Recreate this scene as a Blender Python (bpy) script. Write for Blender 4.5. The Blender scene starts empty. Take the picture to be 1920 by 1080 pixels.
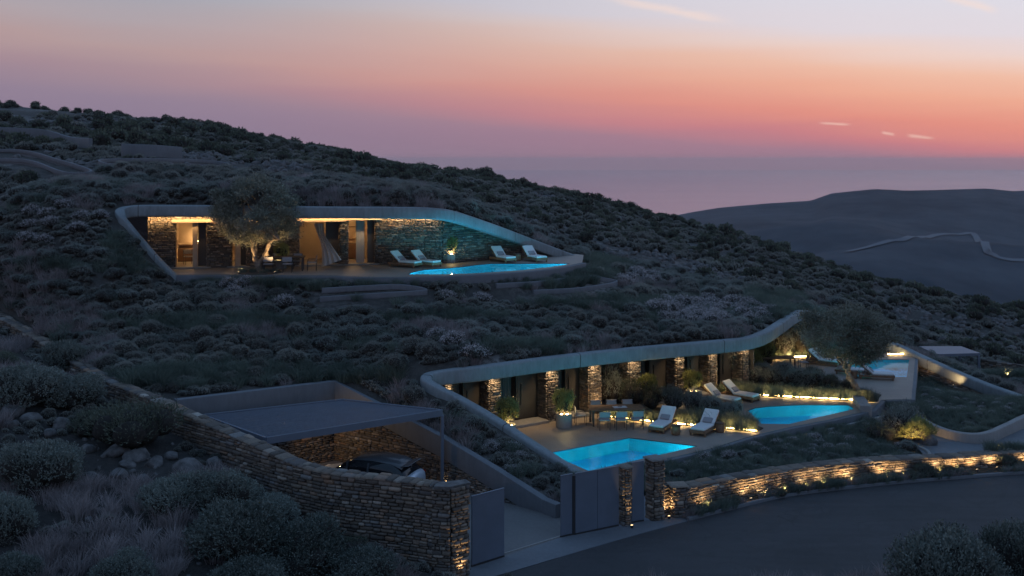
import bpy, math, random
import numpy as np
from mathutils import Vector, Matrix
from mathutils.geometry import delaunay_2d_cdt

rnd = random.Random(7)
RS = np.random.RandomState(11)
sc = bpy.context.scene
COL = sc.collection
PI = math.pi
F = 2000.0                       # focal length in photo pixels (1920 wide)
HY = 300.0                       # photo row of the true horizon


def P(px, py, Y):
    """world point on the line of sight of a photo pixel at distance Y"""
    return Vector(((px - 960) * Y / F, Y, -(py - HY) * Y / F))


def PZ(px, py, z):
    """world point on the horizontal plane z"""
    Y = -z * F / (py - HY)
    return Vector(((px - 960) * Y / F, Y, z))


# ------------------------------------------------------------------ camera
cam = bpy.data.cameras.new('camera')
cam.sensor_width = 36
cam.lens = 36 * F / 1920
cam.shift_y = -(540 - HY) / 1920
cam.clip_start = 0.5
cam.clip_end = 80000
cam.dof.use_dof = True
cam.dof.focus_distance = 44
cam.dof.aperture_fstop = 1.3
camo = bpy.data.objects.new('camera', cam)
camo.location = (0, 0, 0)
camo.rotation_euler = (math.radians(90), 0, 0)
COL.objects.link(camo)
sc.camera = camo
sc.view_settings.view_transform = 'Standard'
sc.view_settings.look = 'None'
sc.view_settings.exposure = 0
sc.view_settings.gamma = 1
sc.render.engine = 'CYCLES'
cy = sc.cycles
cy.use_denoising = True
cy.max_bounces = 6
cy.diffuse_bounces = 3
cy.glossy_bounces = 3
cy.transmission_bounces = 4
cy.transparent_max_bounces = 8
cy.volume_bounces = 0
cy.sample_clamp_indirect = 3
cy.use_light_tree = True
cy.caustics_reflective = False
cy.caustics_refractive = False


def s2l(*c):
    r = []
    for v in c:
        v = v / 255
        r.append(v / 12.92 if v <= 0.04045 else ((v + 0.055) / 1.055) ** 2.4)
    return tuple(r) + (1.0,)


# ------------------------------------------------------------------ node helper
class NT:
    def __init__(self, tree):
        self.t = tree
        self.n = tree.nodes
        self.l = tree.links

    def put(self, sock, v):
        if isinstance(v, bpy.types.NodeSocket):
            self.l.new(v, sock)
        elif v is not None:
            if hasattr(sock.default_value, '__len__'):
                if not hasattr(v, '__len__'):
                    v = [v] * len(sock.default_value)
                n = len(sock.default_value)
                v = list(v)[:n] + [1.0] * (n - len(v))
            sock.default_value = v

    def math(self, op, a, b=None, c=None, clamp=False):
        nd = self.n.new('ShaderNodeMath')
        nd.operation = op
        nd.use_clamp = clamp
        for i, v in enumerate((a, b, c)):
            if v is not None:
                self.put(nd.inputs[i], v)
        return nd.outputs[0]

    def mapr(self, v, a, b, c=0.0, d=1.0, smooth=False):
        nd = self.n.new('ShaderNodeMapRange')
        nd.clamp = True
        if smooth:
            nd.interpolation_type = 'SMOOTHSTEP'
        for i, x in enumerate((v, a, b, c, d)):
            self.put(nd.inputs[i], x)
        return nd.outputs[0]

    def mix(self, f, a, b, mode='MIX'):
        nd = self.n.new('ShaderNodeMix')
        nd.data_type = 'RGBA'
        nd.blend_type = mode
        self.put(nd.inputs[0], f)
        self.put(nd.inputs[6], a)
        self.put(nd.inputs[7], b)
        return nd.outputs[2]

    def ramp(self, v, stops, interp='LINEAR'):
        nd = self.n.new('ShaderNodeValToRGB')
        cr = nd.color_ramp
        cr.interpolation = interp
        while len(cr.elements) > 1:
            cr.elements.remove(cr.elements[-1])
        cr.elements[0].position = stops[0][0]
        cr.elements[0].color = tuple(stops[0][1])[:3] + (1,)
        for p, c in stops[1:]:
            e = cr.elements.new(p)
            e.color = tuple(c)[:3] + (1,)
        self.put(nd.inputs[0], v)
        return nd.outputs[0]

    def noise(self, vec, scale, detail=4, rough=0.55, out=0, dist=0.0):
        nd = self.n.new('ShaderNodeTexNoise')
        self.put(nd.inputs['Vector'], vec)
        nd.inputs['Scale'].default_value = scale
        nd.inputs['Detail'].default_value = detail
        nd.inputs['Roughness'].default_value = rough
        nd.inputs['Distortion'].default_value = dist
        return nd.outputs[out]

    def coord(self, which='Object'):
        return self.n.new('ShaderNodeTexCoord').outputs[which]

    def pos(self):
        return self.n.new('ShaderNodeNewGeometry').outputs['Position']

    def vscale(self, v, s):
        nd = self.n.new('ShaderNodeMapping')
        self.put(nd.inputs['Vector'], v)
        nd.inputs['Scale'].default_value = s
        return nd.outputs[0]

    def bump(self, h, strength=0.3, dist=0.05):
        nd = self.n.new('ShaderNodeBump')
        nd.inputs['Strength'].default_value = strength
        nd.inputs['Distance'].default_value = dist
        self.put(nd.inputs['Height'], h)
        return nd.outputs[0]


# ------------------------------------------------------------------ world: dusk sky
def make_world():
    w = bpy.data.worlds.new('World')
    sc.world = w
    w.use_nodes = True
    t = NT(w.node_tree)
    for n in list(t.n):
        t.n.remove(n)
    d = t.coord('Generated')
    sp = t.n.new('ShaderNodeSeparateXYZ')
    t.put(sp.inputs[0], d)
    x, y, z = sp.outputs
    h = t.math('SQRT', t.math('ADD', t.math('MULTIPLY', x, x), t.math('MULTIPLY', y, y)))
    h = t.math('MAXIMUM', h, 0.001)
    v = t.math('DIVIDE', z, h)
    k = t.math('DIVIDE', x, h)
    ky = t.math('DIVIDE', y, h)
    az0 = math.radians(40)
    c0 = t.math('ADD', t.math('MULTIPLY', k, math.sin(az0)), t.math('MULTIPLY', ky, math.cos(az0)))
    m = t.mapr(c0, 0.47, 1.0, 0, 1, True)
    # soft unevenness of the dusk bands
    nz = t.noise(t.vscale(d, (3, 3, 38)), 1.0, 3, 0.5)
    s = t.math('SUBTRACT', 0.045, t.math('MULTIPLY', k, 0.092))
    tt = t.math('SUBTRACT', v, s)
    tt = t.math('ADD', tt, t.math('MULTIPLY', t.math('SUBTRACT', nz, 0.5), 0.022))
    pos = t.math('DIVIDE', t.math('ADD', tt, 0.04), 0.84, clamp=True)
    q = lambda a: (a + 0.04) / 0.84
    zen = (0.15, 0.275, 0.485)
    warm = [(-.04, s2l(160, 122, 140)), (-.014, s2l(168, 124, 142)), (.002, s2l(206, 128, 134)), (.02, s2l(231, 146, 130)),
            (.045, s2l(241, 173, 147)), (.066, s2l(243, 192, 168)), (.084, s2l(240, 211, 201)), (.10, s2l(228, 218, 224)),
            (.15, s2l(220, 222, 234)), (.24, s2l(176, 190, 215)), (.45, s2l(134, 158, 196)), (.8, zen)]
    cool = [(-.04, s2l(142, 126, 148)), (-.022, s2l(147, 130, 150)), (0, s2l(166, 140, 150)), (.025, s2l(181, 155, 156)),
            (.045, s2l(176, 164, 170)), (.08, s2l(162, 167, 180)), (.15, s2l(146, 160, 184)), (.45, s2l(122, 148, 188)), (.8, zen)]
    cw = t.ramp(pos, [(q(a), c) for a, c in warm], 'LINEAR')
    cc = t.ramp(pos, [(q(a), c) for a, c in cool], 'LINEAR')
    col = t.mix(m, cc, cw)
    # thin lit wisps of cloud
    def wisp(k0, v0, k1, v1, wdt, seed):
        L2 = (k1 - k0) ** 2 + (v1 - v0) ** 2
        a = t.math('SUBTRACT', t.math('DIVIDE', x, t.math('MAXIMUM', y, 0.001)), k0)
        vv = t.math('DIVIDE', z, t.math('MAXIMUM', y, 0.001))
        b = t.math('SUBTRACT', vv, v0)
        par = t.math('DIVIDE', t.math('ADD', t.math('MULTIPLY', a, k1 - k0), t.math('MULTIPLY', b, v1 - v0)), L2)
        per = t.math('DIVIDE', t.math('SUBTRACT', t.math('MULTIPLY', a, v1 - v0), t.math('MULTIPLY', b, k1 - k0)), math.sqrt(L2))
        nn = t.noise(t.vscale(d, (22, 22, 90)), 1.0 + seed * .1, 4, 0.6)
        per = t.math('ADD', per, t.math('MULTIPLY', t.math('SUBTRACT', nn, 0.5), wdt * 1.6))
        e = t.mapr(t.math('ABSOLUTE', per), wdt * 1.1, 0, 0, 1, True)
        f = t.math('MULTIPLY', t.mapr(par, 0, .3, 0, 1, True), t.mapr(par, .7, 1, 1, 0, True))
        g = t.mapr(y, 0, .1)
        return t.math('MULTIPLY', t.math('MULTIPLY', e, f), g)
    ws = [wisp(.075, .155, .215, .128, .006, 1), wisp(.40, .154, .46, .139, .005, 3), wisp(.285, .035, .32, .0335, .0016, 5),
          wisp(.345, .026, .36, .0235, .0018, 7), wisp(.368, .0235, .398, .020, .0022, 9)]
    acc = ws[0]
    for q_ in ws[1:]:
        acc = t.math('ADD', acc, q_)
    acc = t.math('MULTIPLY', acc, 0.42, clamp=True)
    col = t.mix(acc, col, s2l(255, 224, 206))
    # below the horizon (never seen, the ground hides it): dim purple grey
    below = t.mapr(z, -0.02, -0.10, 0, 1)
    col = t.mix(below, col, (0.05, 0.055, 0.08, 1))
    bg = t.n.new('ShaderNodeBackground')
    t.put(bg.inputs[0], col)
    bg.inputs[1].default_value = 1.0
    out = t.n.new('ShaderNodeOutputWorld')
    t.l.new(bg.outputs[0], out.inputs[0])
    w.cycles.sampling_method = 'MANUAL'
    w.cycles.sample_map_resolution = 512


make_world()


# ------------------------------------------------------------------ objects helper
def mesh(name, v, f, mats=None, smooth=False):
    me = bpy.data.meshes.new(name)
    me.from_pydata([tuple(p) for p in v], [], f)
    for m in ([mats] if mats and not isinstance(mats, (list, tuple)) else (mats or [])):
        me.materials.append(m)
    if smooth:
        me.shade_smooth()
    me.update()
    return me


def nmesh(name, V, Q, mat=None, smooth=False, attr=None):
    """fast mesh from numpy arrays; Q: (n,3) or (n,4) ints"""
    me = bpy.data.meshes.new(name)
    V = np.ascontiguousarray(V, dtype=np.float32)
    Q = np.ascontiguousarray(Q, dtype=np.int32)
    k = Q.shape[1]
    me.vertices.add(len(V))
    me.vertices.foreach_set('co', V.ravel())
    me.loops.add(Q.size)
    me.loops.foreach_set('vertex_index', Q.ravel())
    me.polygons.add(len(Q))
    me.polygons.foreach_set('loop_start', np.arange(0, Q.size, k, dtype=np.int32))
    me.polygons.foreach_set('loop_total', np.full(len(Q), k, dtype=np.int32))
    if attr is not None:
        a = me.attributes.new('rnd', 'FLOAT', 'POINT')
        a.data.foreach_set('value', np.asarray(attr, dtype=np.float32))
    me.update(calc_edges=True)
    if mat:
        for m in (mat if isinstance(mat, (list, tuple)) else [mat]):
            me.materials.append(m)
    if smooth:
        me.shade_smooth()
    return me


def link(name, me, parent=None, loc=None, world=False):
    o = bpy.data.objects.new(name, me)
    COL.objects.link(o)
    if parent is not None:
        o.parent = parent
        if world:
            o.matrix_parent_inverse = root_matrix(parent).inverted()
    if loc is not None:
        o.location = loc
    return o


def root_matrix(o):
    m = o.matrix_basis.copy()
    if o.parent:
        m = root_matrix(o.parent) @ o.matrix_parent_inverse @ m
    return m


def tag(o, label=None, cat=None, group=None, kind=None):
    if label:
        o['label'] = label
    if cat:
        o['category'] = cat
    if group:
        o['group'] = group
    if kind:
        o['kind'] = kind
    return o


def thing(name, label, cat, loc=(0, 0, 0), rz=0.0, group=None):
    o = bpy.data.objects.new(name, None)
    o.empty_display_size = 0.2
    COL.objects.link(o)
    o.location = loc
    o.rotation_euler = (0, 0, rz)
    return tag(o, label, cat, group)


KIDS = {}


def copy_tree(o, loc, rz, label=None, scale=None):
    r = o.copy()
    COL.objects.link(r)
    r.location = loc
    r.rotation_euler = (0, 0, rz)
    if scale:
        r.scale = (scale,) * 3
    if label:
        r['label'] = label
    for c in [c for c in bpy.data.objects if c.parent == o]:
        d = c.copy()
        COL.objects.link(d)
        d.parent = r
        for e in [e for e in bpy.data.objects if e.parent == c]:
            g = e.copy()
            COL.objects.link(g)
            g.parent = d
    return r


class MB:
    """collects simple solids into one mesh"""
    def __init__(self):
        self.v = []
        self.f = []

    def add(self, v, f):
        n = len(self.v)
        self.v += [tuple(p) for p in v]
        self.f += [tuple(i + n for i in q) for q in f]
        return self

    def box(self, c, s, rz=0, bev=0.0, rot=None, taper=1.0):
        hx, hy, hz = s[0] / 2, s[1] / 2, s[2] / 2
        b = min(bev, hx * .9, hy * .9, hz * .9)
        R = rot if rot is not None else Matrix.Rotation(rz, 3, 'Z')
        c = Vector(c)
        if b <= 0:
            vs = [Vector((x * hx * (taper if z > 0 else 1), y * hy * (taper if z > 0 else 1), z * hz)) for z in (-1, 1) for x, y in ((-1, -1), (1, -1), (1, 1), (-1, 1))]
            fs = [(3, 2, 1, 0), (4, 5, 6, 7), (0, 1, 5, 4), (1, 2, 6, 5), (2, 3, 7, 6), (3, 0, 4, 7)]
        else:
            vs = []
            rings = [(-hz, b), (-hz + b, 0), (hz - b, 0), (hz, b)]
            for z, ins in rings:
                x1, y1 = hx - ins, hy - ins
                k = b
                if ins:
                    ring = [(-x1, -y1 + 0), (-x1 + 0, -y1), (x1, -y1), (x1, -y1), (x1, y1), (x1, y1), (-x1, y1), (-x1, y1)]
                    ring = [(-x1, -y1 + k * .5), (-x1 + k * .5, -y1), (x1 - k * .5, -y1), (x1, -y1 + k * .5), (x1, y1 - k * .5), (x1 - k * .5, y1), (-x1 + k * .5, y1), (-x1, y1 - k * .5)]
                else:
                    ring = [(-x1, -y1 + k), (-x1 + k, -y1), (x1 - k, -y1), (x1, -y1 + k), (x1, y1 - k), (x1 - k, y1), (-x1 + k, y1), (-x1, y1 - k)]
                vs += [Vector((p[0], p[1], z)) for p in ring]
            fs = [tuple(range(7, -1, -1)), tuple(range(24, 32))]
            for r in range(3):
                for i in range(8):
                    j = (i + 1) % 8
                    fs.append((r * 8 + i, r * 8 + j, r * 8 + 8 + j, r * 8 + 8 + i))
        return self.add([c + R @ p for p in vs], fs)

    def tube(self, pts, rad, n=8, cap=True):
        pts = [Vector(p) for p in pts]
        rad = rad if hasattr(rad, '__len__') else [rad] * len(pts)
        vs = []
        up = Vector((0.13, 0.21, 0.97)).normalized()
        for i, p in enumerate(pts):
            d = (pts[min(i + 1, len(pts) - 1)] - pts[max(i - 1, 0)]).normalized()
            a = d.cross(up)
            if a.length < .15:
                a = d.cross(Vector((1, 0, 0)))
            a.normalize()
            b = d.cross(a)
            for k in range(n):
                t = 2 * PI * k / n
                vs.append(p + a * (math.cos(t) * rad[i]) + b * (math.sin(t) * rad[i]))
        fs = []
        for i in range(len(pts) - 1):
            for k in range(n):
                j = (k + 1) % n
                fs.append((i * n + k, i * n + j, (i + 1) * n + j, (i + 1) * n + k))
        if cap:
            fs.append(tuple(range(n - 1, -1, -1)))
            fs.append(tuple(range((len(pts) - 1) * n, len(pts) * n)))
        return self.add(vs, fs)

    def lathe(self, prof, c=(0, 0, 0), n=28):
        vs, fs = [], []
        for r, z in prof:
            for k in range(n):
                t = 2 * PI * k / n
                vs.append((c[0] + r * math.cos(t), c[1] + r * math.sin(t), c[2] + z))
        for i in range(len(prof) - 1):
            for k in range(n):
                j = (k + 1) % n
                fs.append((i * n + k, i * n + j, (i + 1) * n + j, (i + 1) * n + k))
        return self.add(vs, fs)

    def prism(self, poly, z0, z1):
        """poly: list of xy; z0/z1 floats or lists"""
        n = len(poly)
        zz0 = z0 if hasattr(z0, '__len__') else [z0] * n
        zz1 = z1 if hasattr(z1, '__len__') else [z1] * n
        vs = [(p[0], p[1], z) for p, z in zip(poly, zz0)] + [(p[0], p[1], z) for p, z in zip(poly, zz1)]
        fs = [tuple(range(n - 1, -1, -1)), tuple(range(n, 2 * n))]
        for i in range(n):
            j = (i + 1) % n
            fs.append((i, j, n + j, n + i))
        return self.add(vs, fs)

    def mesh(self, name, mat, smooth=False):
        me = mesh(name, self.v, self.f, mat, smooth)
        return me

    def obj(self, name, mat, parent=None, world=False, smooth=False):
        return link(name, self.mesh(name, mat, smooth), parent, None, world)


# ------------------------------------------------------------------ materials
def newmat(name):
    m = bpy.data.materials.new(name)
    m.use_nodes = True
    t = NT(m.node_tree)
    b = t.n['Principled BSDF']
    return m, t, b


def simple(name, col, rough=0.6, metal=0.0, var=0.0, vscale=3.0, bump=0.0, bscale=30, spec=0.5):
    m, t, b = newmat(name)
    p = t.pos()
    c = tuple(col) + (1,)
    if var:
        n = t.noise(p, vscale, 5, .6)
        lo = tuple(x * (1 - var) for x in col) + (1,)
        hi = tuple(min(1, x * (1 + var)) for x in col) + (1,)
        t.put(b.inputs['Base Color'], t.ramp(n, [(.3, lo), (.7, hi)]))
    else:
        b.inputs['Base Color'].default_value = c
    b.inputs['Roughness'].default_value = rough
    b.inputs['Metallic'].default_value = metal
    b.inputs['Specular IOR Level'].default_value = spec
    if bump:
        t.put(b.inputs['Normal'], t.bump(t.noise(p, bscale, 5, .6), bump, .02))
    return m


def glow(name, col, strength, base=(.8, .8, .8)):
    m, t, b = newmat(name)
    b.inputs['Base Color'].default_value = tuple(base) + (1,)
    b.inputs['Emission Color'].default_value = tuple(col) + (1,)
    b.inputs['Emission Strength'].default_value = strength
    return m


def leafmat(name, dark, light, trans=.25, tip=None):
    m = bpy.data.materials.new(name)
    m.use_nodes = True
    t = NT(m.node_tree)
    for n in list(t.n):
        t.n.remove(n)
    oi = t.n.new('ShaderNodeObjectInfo').outputs['Random']
    g = t.n.new('ShaderNodeNewGeometry')
    isl = g.outputs['Random Per Island']
    big = t.noise(g.outputs['Position'], .35, 2, .5)
    f = t.math('ADD', t.math('MULTIPLY', isl, .55), t.math('MULTIPLY', oi, .3))
    f = t.math('ADD', f, t.math('MULTIPLY', t.math('SUBTRACT', big, .5), .9), clamp=True)
    c = t.ramp(f, [(0.0, dark), (.85, light)])
    if tip:
        c = t.mix(t.math('GREATER_THAN', t.math('FRACT', t.math('MULTIPLY', isl, 7.31)), .62), c, tuple(tip) + (1,))
    df = t.n.new('ShaderNodeBsdfDiffuse')
    tr = t.n.new('ShaderNodeBsdfTranslucent')
    t.put(df.inputs[0], c)
    t.put(tr.inputs[0], c)
    mx = t.n.new('ShaderNodeMixShader')
    mx.inputs[0].default_value = trans
    t.l.new(df.outputs[0], mx.inputs[1])
    t.l.new(tr.outputs[0], mx.inputs[2])
    out = t.n.new('ShaderNodeOutputMaterial')
    t.l.new(mx.outputs[0], out.inputs[0])
    return m


def stonemat():
    m, t, b = newmat('field_stone')
    oi = t.n.new('ShaderNodeObjectInfo').outputs['Random']
    at = t.n.new('ShaderNodeAttribute')
    at.attribute_name = 'rnd'
    r = t.math('FRACT', t.math('ADD', oi, at.outputs['Fac']))
    c = t.ramp(r, [(0, (.08, .068, .06)), (.2, (.135, .112, .095)), (.38, (.22, .175, .135)), (.52, (.10, .096, .098)),
                   (.66, (.175, .135, .105)), (.78, (.29, .24, .195)), (.87, (.19, .195, .20)), (.94, (.27, .165, .105)), (1, (.44, .40, .35))])
    p = t.pos()
    n1 = t.noise(p, 9, 6, .65)
    n2 = t.noise(p, 45, 4, .6)
    c = t.mix(t.mapr(n1, .35, .75, 0, .55), c, (.07, .062, .055, 1))
    c = t.mix(t.mapr(n2, .55, .8, 0, .35), c, (.36, .33, .29, 1))
    t.put(b.inputs['Base Color'], c)
    b.inputs['Roughness'].default_value = .85
    t.put(b.inputs['Normal'], t.bump(t.math('ADD', n1, t.math('MULTIPLY', n2, .5)), .6, .03))
    return m


def concmat(name, col, var=.18):
    m, t, b = newmat(name)
    p = t.pos()
    n1 = t.noise(p, .6, 5, .6)
    n2 = t.noise(t.vscale(p, (1, 1, .25)), 7, 6, .65)
    n3 = t.noise(p, 60, 3, .5)
    f = t.math('ADD', t.math('MULTIPLY', n1, .5), t.math('MULTIPLY', n2, .5))
    lo = tuple(x * (1 - var) for x in col)
    hi = tuple(x * (1 + var) for x in col)
    c = t.ramp(f, [(.32, lo), (.68, hi)])
    c = t.mix(t.mapr(n3, .6, .8, 0, .25), c, tuple(x * .5 for x in col))
    t.put(b.inputs['Base Color'], c)
    b.inputs['Roughness'].default_value = .8
    t.put(b.inputs['Normal'], t.bump(t.math('ADD', n3, t.math('MULTIPLY', n2, 2)), .25, .02))
    return m


def groundmat(name, soil, soil2, rock, rockamt=.62):
    m, t, b = newmat(name)
    p = t.pos()
    n1 = t.noise(p, .25, 6, .6)
    n2 = t.noise(p, 3.0, 6, .7)
    n3 = t.noise(p, 14, 5, .7)
    c = t.ramp(n2, [(.3, soil), (.7, soil2)])
    rk = t.math('MULTIPLY', t.mapr(t.noise(p, .11, 4, .6, dist=.4), rockamt - .06, rockamt + .08), t.mapr(n2, .42, .56))
    c = t.mix(rk, c, rock)
    c = t.mix(t.mapr(n3, .55, .75, 0, .5), c, tuple(x * .4 for x in soil) + (1,))
    t.put(b.inputs['Base Color'], c)
    b.inputs['Roughness'].default_value = .95
    t.put(b.inputs['Normal'], t.bump(t.math('ADD', n2, n3), .8, .15))
    return m


M = {}
M['stone'] = stonemat()
M['mortar'] = simple('dark_joint', (.035, .03, .026), .95, var=.3, vscale=8)
M['band'] = concmat('smooth_concrete', (.205, .235, .25), .3)
M['conc'] = concmat('wall_concrete', (.145, .155, .172))
M['conclight'] = concmat('pale_concrete', (.27, .262, .255))
M['deck'] = None
M['asphalt'] = None
M['metal'] = simple('grey_metal', (.12, .145, .19), .5, .0, var=.08, vscale=2)
M['metaldark'] = simple('dark_metal', (.05, .05, .055), .45, .4)
M['wood'] = simple('oiled_wood', (.20, .115, .065), .55, var=.35, vscale=6)
M['wooddark'] = simple('dark_wood', (.075, .045, .03), .55, var=.3, vscale=6)
M['fabric'] = simple('pale_fabric', (.62, .62, .62), .95, var=.04, vscale=4, bump=.2, bscale=40)
M['pillow'] = simple('grey_fabric', (.28, .28, .30), .95)
M['glass'] = None
M['leafgrey'] = leafmat('grey_green_leaves', (.10, .12, .11), (.38, .425, .40))
M['leafdark'] = leafmat('dark_green_leaves', (.05, .06, .048), (.20, .23, .18))
M['leafmound'] = leafmat('brown_green_leaves', (.105, .112, .102), (.375, .39, .355))
M['inner'] = simple('inner_shade', (.022, .02, .018), .95, var=.3, vscale=10)  # near-black shrub core, paints the shade in the gaps between leaves
M['oliveleaf'] = leafmat('silver_olive_leaves', (.085, .094, .075), (.36, .375, .31), .2)
M['flower'] = leafmat('pale_flower_heads', (.08, .085, .08), (.2, .21, .2), tip=(.75, .72, .75))
M['grassgreen'] = leafmat('green_blades', (.08, .105, .092), (.215, .265, .22), .35)
M['foreleaf'] = leafmat('sage_bush_leaves', (.055, .07, .063), (.29, .325, .295), .2)
M['grassdry'] = leafmat('dry_blades', (.18, .155, .155), (.46, .41, .41), .35)
M['leafwarm'] = leafmat('yellow_green_leaves', (.12, .13, .05), (.40, .42, .18), .3)
M['bark'] = simple('olive_bark', (.21, .17, .135), .9, var=.45, vscale=6, bump=1.0, bscale=14)
M['soil'] = simple('planter_soil', (.05, .04, .032), .95, var=.4, vscale=5)
M['led'] = glow('warm_led', (1.0, .62, .22), 60)
M['ledsoft'] = glow('warm_cove_led', (1.0, .60, .24), 190)
M['spotlens'] = glow('spot_lens', (1.0, .66, .30), 3)
M['lamp'] = glow('lamp_glass', (1.0, .62, .28), 60)
M['hill'] = groundmat('dry_hillside', (.04, .038, .036), (.095, .088, .08), (.23, .215, .205, 1), .55)
M['fore'] = groundmat('dry_foreground', (.03, .028, .027), (.075, .066, .062), (.15, .14, .135, 1), .66)
M['bedsoil'] = groundmat('bed_soil', (.03, .03, .024), (.07, .068, .055), (.1, .1, .09, 1), .8)
M['plaster'] = simple('interior_plaster', (.55, .42, .28), .8, var=.05)
M['interior'] = simple('interior_wood', (.16, .09, .05), .6, var=.2)
M['rock'] = simple('weathered_rock', (.11, .105, .105), .9, var=.6, vscale=4, bump=.8, bscale=12)
M['tile'] = None


def deckmat():
    m, t, b = newmat('beige_stone_deck')
    p = t.pos()
    n1 = t.noise(p, .8, 4, .6)
    n2 = t.noise(p, 10, 5, .65)
    br = t.n.new('ShaderNodeTexBrick')
    t.put(br.inputs['Vector'], t.vscale(p, (1, 1, 1)))
    br.inputs['Scale'].default_value = 1
    br.inputs['Brick Width'].default_value = 1.2
    br.inputs['Row Height'].default_value = .6
    br.inputs['Mortar Size'].default_value = .006
    br.inputs['Color1'].default_value = (.25, .205, .175, 1)
    br.inputs['Color2'].default_value = (.285, .24, .20, 1)
    br.inputs['Mortar'].default_value = (.2, .17, .15, 1)
    c = t.mix(t.mapr(n1, .35, .65, 0, .35), br.outputs[0], (.2, .165, .14, 1))
    c = t.mix(t.mapr(n2, .5, .8, 0, .25), c, (.2, .17, .15, 1))
    t.put(b.inputs['Base Color'], c)
    b.inputs['Roughness'].default_value = .6
    t.put(b.inputs['Normal'], t.bump(n2, .15, .01))
    return m


def asphaltmat():
    m, t, b = newmat('asphalt')
    p = t.pos()
    n1 = t.noise(p, .35, 5, .6)
    n2 = t.noise(t.vscale(p, (.25, 2, 1)), 1.5, 5, .65)
    n3 = t.noise(p, 40, 3, .7)
    f = t.math('ADD', t.math('MULTIPLY', n1, .5), t.math('MULTIPLY', n2, .5))
    c = t.ramp(f, [(.35, (.028, .028, .031)), (.62, (.048, .047, .052))])
    c = t.mix(t.mapr(n3, .5, .8, 0, .5), c, (.13, .128, .13, 1))
    n4 = t.noise(p, .9, 3, .5, dist=1.5)
    c = t.mix(t.mapr(n4, .58, .62, 0, .35), c, (.028, .028, .03, 1))
    vo = t.n.new('ShaderNodeTexVoronoi')
    vo.feature = 'DISTANCE_TO_EDGE'
    vo.inputs['Scale'].default_value = .35
    t.put(vo.inputs['Vector'], t.vscale(t.n.new('ShaderNodeTexCoord').outputs['Object'], (1, 1.6, 1)))
    crack = t.math('MULTIPLY', t.mapr(vo.outputs[0], 0, .012, 1, 0), t.mapr(n1, .45, .6))
    c = t.mix(t.math('MULTIPLY', crack, .7), c, (.012, .012, .012, 1))
    t.put(b.inputs['Base Color'], c)
    b.inputs['Roughness'].default_value = .8
    t.put(b.inputs['Normal'], t.bump(n3, .6, .02))
    return m


def watermat(name, tint):
    m = bpy.data.materials.new(name)
    m.use_nodes = True
    t = NT(m.node_tree)
    for n in list(t.n):
        t.n.remove(n)
    p = t.pos()
    bm = t.bump(t.noise(p, 1.6, 3, .5), .12, .05)
    tr = t.n.new('ShaderNodeBsdfTransparent')
    tr.inputs[0].default_value = tuple(tint) + (1,)
    gl = t.n.new('ShaderNodeBsdfGlossy')
    gl.inputs['Roughness'].default_value = .03
    t.put(gl.inputs['Normal'], bm)
    fr = t.n.new('ShaderNodeFresnel')
    fr.inputs[0].default_value = 1.13
    mx = t.n.new('ShaderNodeMixShader')
    t.l.new(fr.outputs[0], mx.inputs[0])
    t.l.new(tr.outputs[0], mx.inputs[1])
    t.l.new(gl.outputs[0], mx.inputs[2])
    out = t.n.new('ShaderNodeOutputMaterial')
    t.l.new(mx.outputs[0], out.inputs[0])
    return m


def glassmat():
    m = watermat('window_glass', (.85, .88, .9))
    return m


M['deck'] = deckmat()
M['asphalt'] = asphaltmat()
M['poolwater'] = watermat('pool_water_surface', (.42, .88, .97))
M['glass'] = glassmat()
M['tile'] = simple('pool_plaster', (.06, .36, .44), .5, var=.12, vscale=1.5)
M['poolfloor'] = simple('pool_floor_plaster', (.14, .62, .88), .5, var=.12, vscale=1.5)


def seamat():
    m = bpy.data.materials.new('evening_sea')
    m.use_nodes = True
    t = NT(m.node_tree)
    for n in list(t.n):
        t.n.remove(n)
    p = t.pos()
    n1 = t.noise(t.vscale(p, (.0006, .0022, 1)), 1.0, 4, .6)
    gl = t.n.new('ShaderNodeBsdfGlossy')
    t.put(gl.inputs['Color'], t.ramp(n1, [(.3, (.50, .53, .68)), (.7, (.56, .585, .715))]))
    gl.inputs['Roughness'].default_value = .17
    out = t.n.new('ShaderNodeOutputMaterial')
    t.l.new(gl.outputs[0], out.inputs[0])
    return m


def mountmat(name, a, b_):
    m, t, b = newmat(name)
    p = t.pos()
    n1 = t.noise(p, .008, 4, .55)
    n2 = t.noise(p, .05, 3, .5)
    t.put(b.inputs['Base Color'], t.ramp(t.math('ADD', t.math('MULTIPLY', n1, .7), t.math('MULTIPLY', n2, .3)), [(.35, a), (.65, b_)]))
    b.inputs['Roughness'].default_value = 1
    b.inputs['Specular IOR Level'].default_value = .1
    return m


M['sea'] = seamat()
M['mount'] = mountmat('hazed_mountain_scrub', (.038, .052, .066), (.09, .105, .122))  # scrub tinted blue, distance haze put into its colour
M['farroad'] = simple('far_dirt_road', (.13, .145, .165), .9)


# ------------------------------------------------------------------ polylines, sweeps
def catmull(pts, seg=8, closed=False):
    pts = [Vector(p) for p in pts]
    out = []
    n = len(pts)
    rng = n if closed else n - 1
    for i in range(rng):
        if closed:
            a, b, c, d = pts[(i - 1) % n], pts[i], pts[(i + 1) % n], pts[(i + 2) % n]
        else:
            b, c = pts[i], pts[i + 1]
            a = pts[i - 1] if i else b * 2 - c
            d = pts[i + 2] if i + 2 < n else c * 2 - b
        for s in range(seg):
            t = s / seg
            out.append(0.5 * ((2 * b) + (c - a) * t + (2 * a - 5 * b + 4 * c - d) * t * t + (3 * b - a - 3 * c + d) * t ** 3))
    if not closed:
        out.append(pts[-1])
    return out


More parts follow.
